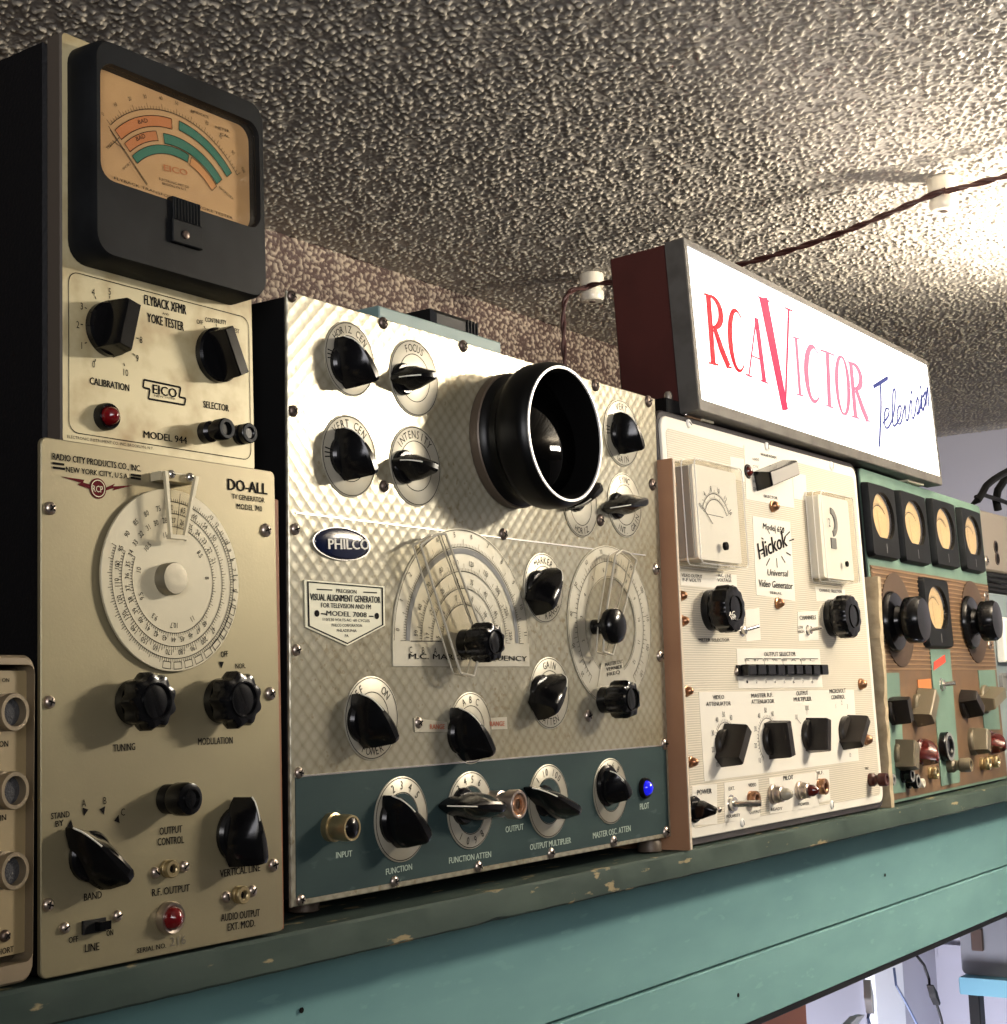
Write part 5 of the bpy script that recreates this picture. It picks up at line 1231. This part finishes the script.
def twist(P, name, pitch=.07, r=.0023, off=.0019):
    P = [Vector(p) for p in P]; Q = []
    for i in range(len(P)-1):
        p0, p1, p2, p3 = [P[max(0, min(len(P)-1, i+j))] for j in (-1, 0, 1, 2)]
        n = max(4, int((p2-p1).length/.005))
        for j in range(n):
            t = j/n; Q.append(.5*((2*p1)+(-p0+p2)*t+(2*p0-5*p1+4*p2-p3)*t*t+(-p0+3*p1-3*p2+p3)*t**3))
    Q.append(P[-1])
    for s in (0, PI):
        L = []; d = 0
        for i, p in enumerate(Q):
            if i: d += (Q[i]-Q[i-1]).length
            T = (Q[min(i+1, len(Q)-1)]-Q[max(i-1, 0)]).normalized(); a = T.cross(Vector((.6, .2, .75))).normalized(); b = T.cross(a)
            f = 2*PI*d/pitch+s; v = p+(a*math.cos(f)+b*math.sin(f))*off; L.append((v.x, v.z, -v.y))
        MB().tube(L, r, 8).done(name, 'cord_brown', cord)
zg = ZC-.023
g = .0155
e1 = Vector((i1.x, i1.y, zg)); e2 = Vector((i2.x, i2.y, zg)); dv = (e2-e1).normalized(); sd = Vector((-dv.y, dv.x, 0))*(-1 if True else 1)
out = on_z(1030, 176, zg-.004); far = e2+Vector((out.x-e2.x, out.y-e2.y, 0))*3
side = Vector((-.0165, 0, 0))
drop = on_y(571, 365, i1.y+.0)
mid = e1.lerp(e2, .5)+Vector((0, 0, -.022))+side*.6
twist([(drop.x-.005, i1.y+.02, .20), (drop.x, i1.y+.01, .36), (drop.x, i1.y+.01, zg-.06), (drop.x+.006, i1.y+.004, zg-.018), e1+side+Vector((-.002, 0, -.001)), e1+side*.9+dv*.03, mid.lerp(e1, .5)+Vector((0, 0, -.004)), mid, mid.lerp(e2, .5)+Vector((0, 0, -.002)), e2+side+Vector((-.002, 0, 0)), e2+side*.8-sd*.0+(far-e2)*.1, far], 'cord_strand')

# =================================================================== seen below the shelf, at the far right
def free_box(name, a, b, m, label=None, cat=None, c=.002, parent=None):
    mb = MB(); mb.box(a[0], b[0], a[2], b[2], -b[1], -a[1], c); o = mb.done(name, m, parent); 
    if label: tag(o, label, cat)
    return o
xt = 3.02
pa, pb = on_x(958, 977, xt), on_x(1007, 982, xt)
ztab = pa.z; bch = bpy.data.objects.new('bench', None); COL.objects.link(bch); tag(bch, 'pale blue workbench with black legs, below the shelf at the right edge', 'bench')
thb = on_x(958, 977, xt).z-on_x(958, 994, xt).z
free_box('bench_top', (xt, -.75, ztab-thb), (XW-.03, pa.y, ztab), 'bench_blue', c=.003, parent=bch)
ya, yb_ = on_x(969, 1010, xt+.02).y, on_x(980, 1010, xt+.02).y
free_box('leg', (xt+.02, min(ya, yb_), ZFL), (xt+.05, max(ya, yb_), ztab-thb-.0005), 'black_matte', parent=bch)
free_box('leg', (xt+.02, -.70, ZFL), (xt+.05, -.66, ztab-thb-.0005), 'black_matte', parent=bch)
tbx = bpy.data.objects.new('toolbox', None); COL.objects.link(tbx); tag(tbx, 'silver grey toolbox standing on the pale blue bench', 'toolbox')
y1 = on_x(962, 970, xt+.03).y; y0 = -.35; z1 = ztab+.0008; z2 = on_x(985, 926, xt+.03).z
mb = MB(); mb.loft([[(xt+.03+dx, z, w) for w, z in [(-yy, zz) for yy, zz in rr]] for dx, rr in ((0, [(u, v) for u, v in rrect(y0, y1, z1, z2, .012)]), (.30, [(u, v) for u, v in rrect(y0, y1, z1, z2, .012)]))]); mb.done('body', 'toolbox_silver', tbx)
free_box('lid', (xt+.028, y0+.005, z2-.012), (xt+.30, y1-.005, z2+.018), 'toolbox_silver', parent=tbx, c=.004)
ql = on_x(978, 940, xt+.03)
free_box('latch', (xt+.022, ql.y-.012, ql.z-.02), (xt+.0295, ql.y+.012, ql.z+.022), 'screw_dark', parent=tbx)
q0, q1 = on_y(876, 1000, .585), on_y(905, 1000, .585)
free_box('white_post', (q0.x, .585, ZFL+.0005), (q1.x, .6075, ZS-TH-.03), 'white_paint', 'white painted upright board below the shelf, behind the hanging test leads', 'post')
q1 = on_y(807, 1018, .42)
oc = free_box('wooden_cabinet', (q1.x-.35, .42, ZFL+.0005), (q1.x, .605, -.42), 'orange_wood', 'orange-brown wooden cabinet at the bottom edge, just under the shelf', 'cabinet')
def lead(pts, y, m, r, label, clip=None, cm='wire_black'):
    r_ = bpy.data.objects.new('test_lead', None); COL.objects.link(r_); tag(r_, label, 'test lead')
    P = [on_y(x, yy, y) for x, yy in pts]
    MB().tube([(p.x, p.z, -p.y) for p in P], r, 8).done('wire', m, r_)
    if clip:
        a, b = on_y(*clip[0], y-.004), on_y(*clip[1], y-.004)
        d = (b-a); n = Vector((-d.z, 0, d.x)).normalized(); k_ = d.length
        mb = MB(); f = lambda t, s: (a.x+d.x*t+n.x*s, a.z+d.z*t+n.z*s)
        mb.loft([[(*f(t, s*q), -y+.004+w*.006) for s, w in ((-1, -1), (1, -1), (1, 1), (-1, 1))] for t, q in ((0, .001), (.30, .0035), (.5, .006), (.62, .0045), (1, .0028))]); mb.done('alligator_clip', cm, r_)
lead([(894, 968), (896, 985), (906, 1003), (921, 1032)], .30, 'wire_blue', .0022, 'thin blue wire hanging in front of the white upright board')
lead([(870, 1008), (868, 1018), (872, 1034)], .30, 'wire_blue', .0025, 'blue test lead with a white clip pointing straight up, left of the white upright board', ((867, 980), (870.5, 1013)), 'white_paint')
lead([(850, 1022), (838, 1036), (830, 1050)], .30, 'wire_blue', .0025, 'test lead with a slanted white clip at the bottom edge', ((861, 1015), (846, 1026)), 'white_paint')
lead([(917, 956), (924, 965), (929, 979), (930, 990), (937, 1005), (941, 1018), (945, 1036)], .30, 'wire_black', .0025, 'black test lead with a black clip hanging right of the white upright board', ((930, 985), (937, 1004)))

# =================================================================== light
def point(name, loc, power, col, r):
    d = bpy.data.lights.new(name, 'POINT'); d.energy = power; d.color = col; d.shadow_soft_size = r
    o = bpy.data.objects.new(name, d); o.location = loc; COL.objects.link(o); return o
def area(name, loc, to, power, col, sx, sy, spread=PI):
    d = bpy.data.lights.new(name, 'AREA'); d.shape = 'RECTANGLE'; d.size = sx; d.size_y = sy; d.energy = power; d.color = col; d.spread = spread
    o = bpy.data.objects.new(name, d); o.location = loc; o.rotation_euler = (Vector(to)-Vector(loc)).to_track_quat('-Z', 'Y').to_euler(); COL.objects.link(o); return o
LP = Vector((2.02, -.93, .49)); LD = Vector((.66, .75, 0)).normalized()
for i in range(5):                      # a short tube lamp under the ceiling, in front of the row and to the right
    point('tube_lamp', LP+LD*(i-2)*.055, 11.6, (1, .90, .74), .028)
sp = bpy.data.lights.new('ceiling_glow_fill', 'SPOT'); sp.energy = 118; sp.color = (1, .90, .76); sp.spot_size = math.radians(165); sp.spot_blend = .6; sp.shadow_soft_size = .05  # added spot that brightens the ceiling patch; no second fixture is known
so = bpy.data.objects.new('ceiling_glow_fill', sp); so.location = (2.06, -.45, .42); so.rotation_euler = Vector((-.25, .05, 1)).to_track_quat('-Z', 'Y').to_euler(); COL.objects.link(so)
area('under_shelf_fill', (2.45, .30, -1.25), (3.3, .42, -.55), 24, (.88, .88, 1), .6, .3)  # added fill for the space below the shelf, no lamp stands there
area('room_fill', (-.5, -2.3, .50), (1.2, 0, .25), 15, (1, .95, .86), 1.4, .8)  # added soft fill from behind the camera, standing for general room light
area('ceiling_fill', (-.2, -1.1, .30), (1.5, .0, .62), 3.2, (.98, .96, 1), .9, .5, math.radians(75))  # added fill that lifts the ceiling tone, in place of bounced light
wd = bpy.data.worlds.new('world'); S.world = wd; wd.use_nodes = True
wd.node_tree.nodes['Background'].inputs[0].default_value = (.55, .58, .62, 1); wd.node_tree.nodes['Background'].inputs[1].default_value = .05
vs = S.view_settings; S.display_settings.display_device = 'sRGB'; vs.view_transform = 'Standard'; vs.look = 'None'; vs.exposure = 0.; vs.gamma = 1; vs.use_curve_mapping = False
S.cycles.use_denoising = True
S.cycles.max_bounces = 8; S.cycles.transparent_max_bounces = 16
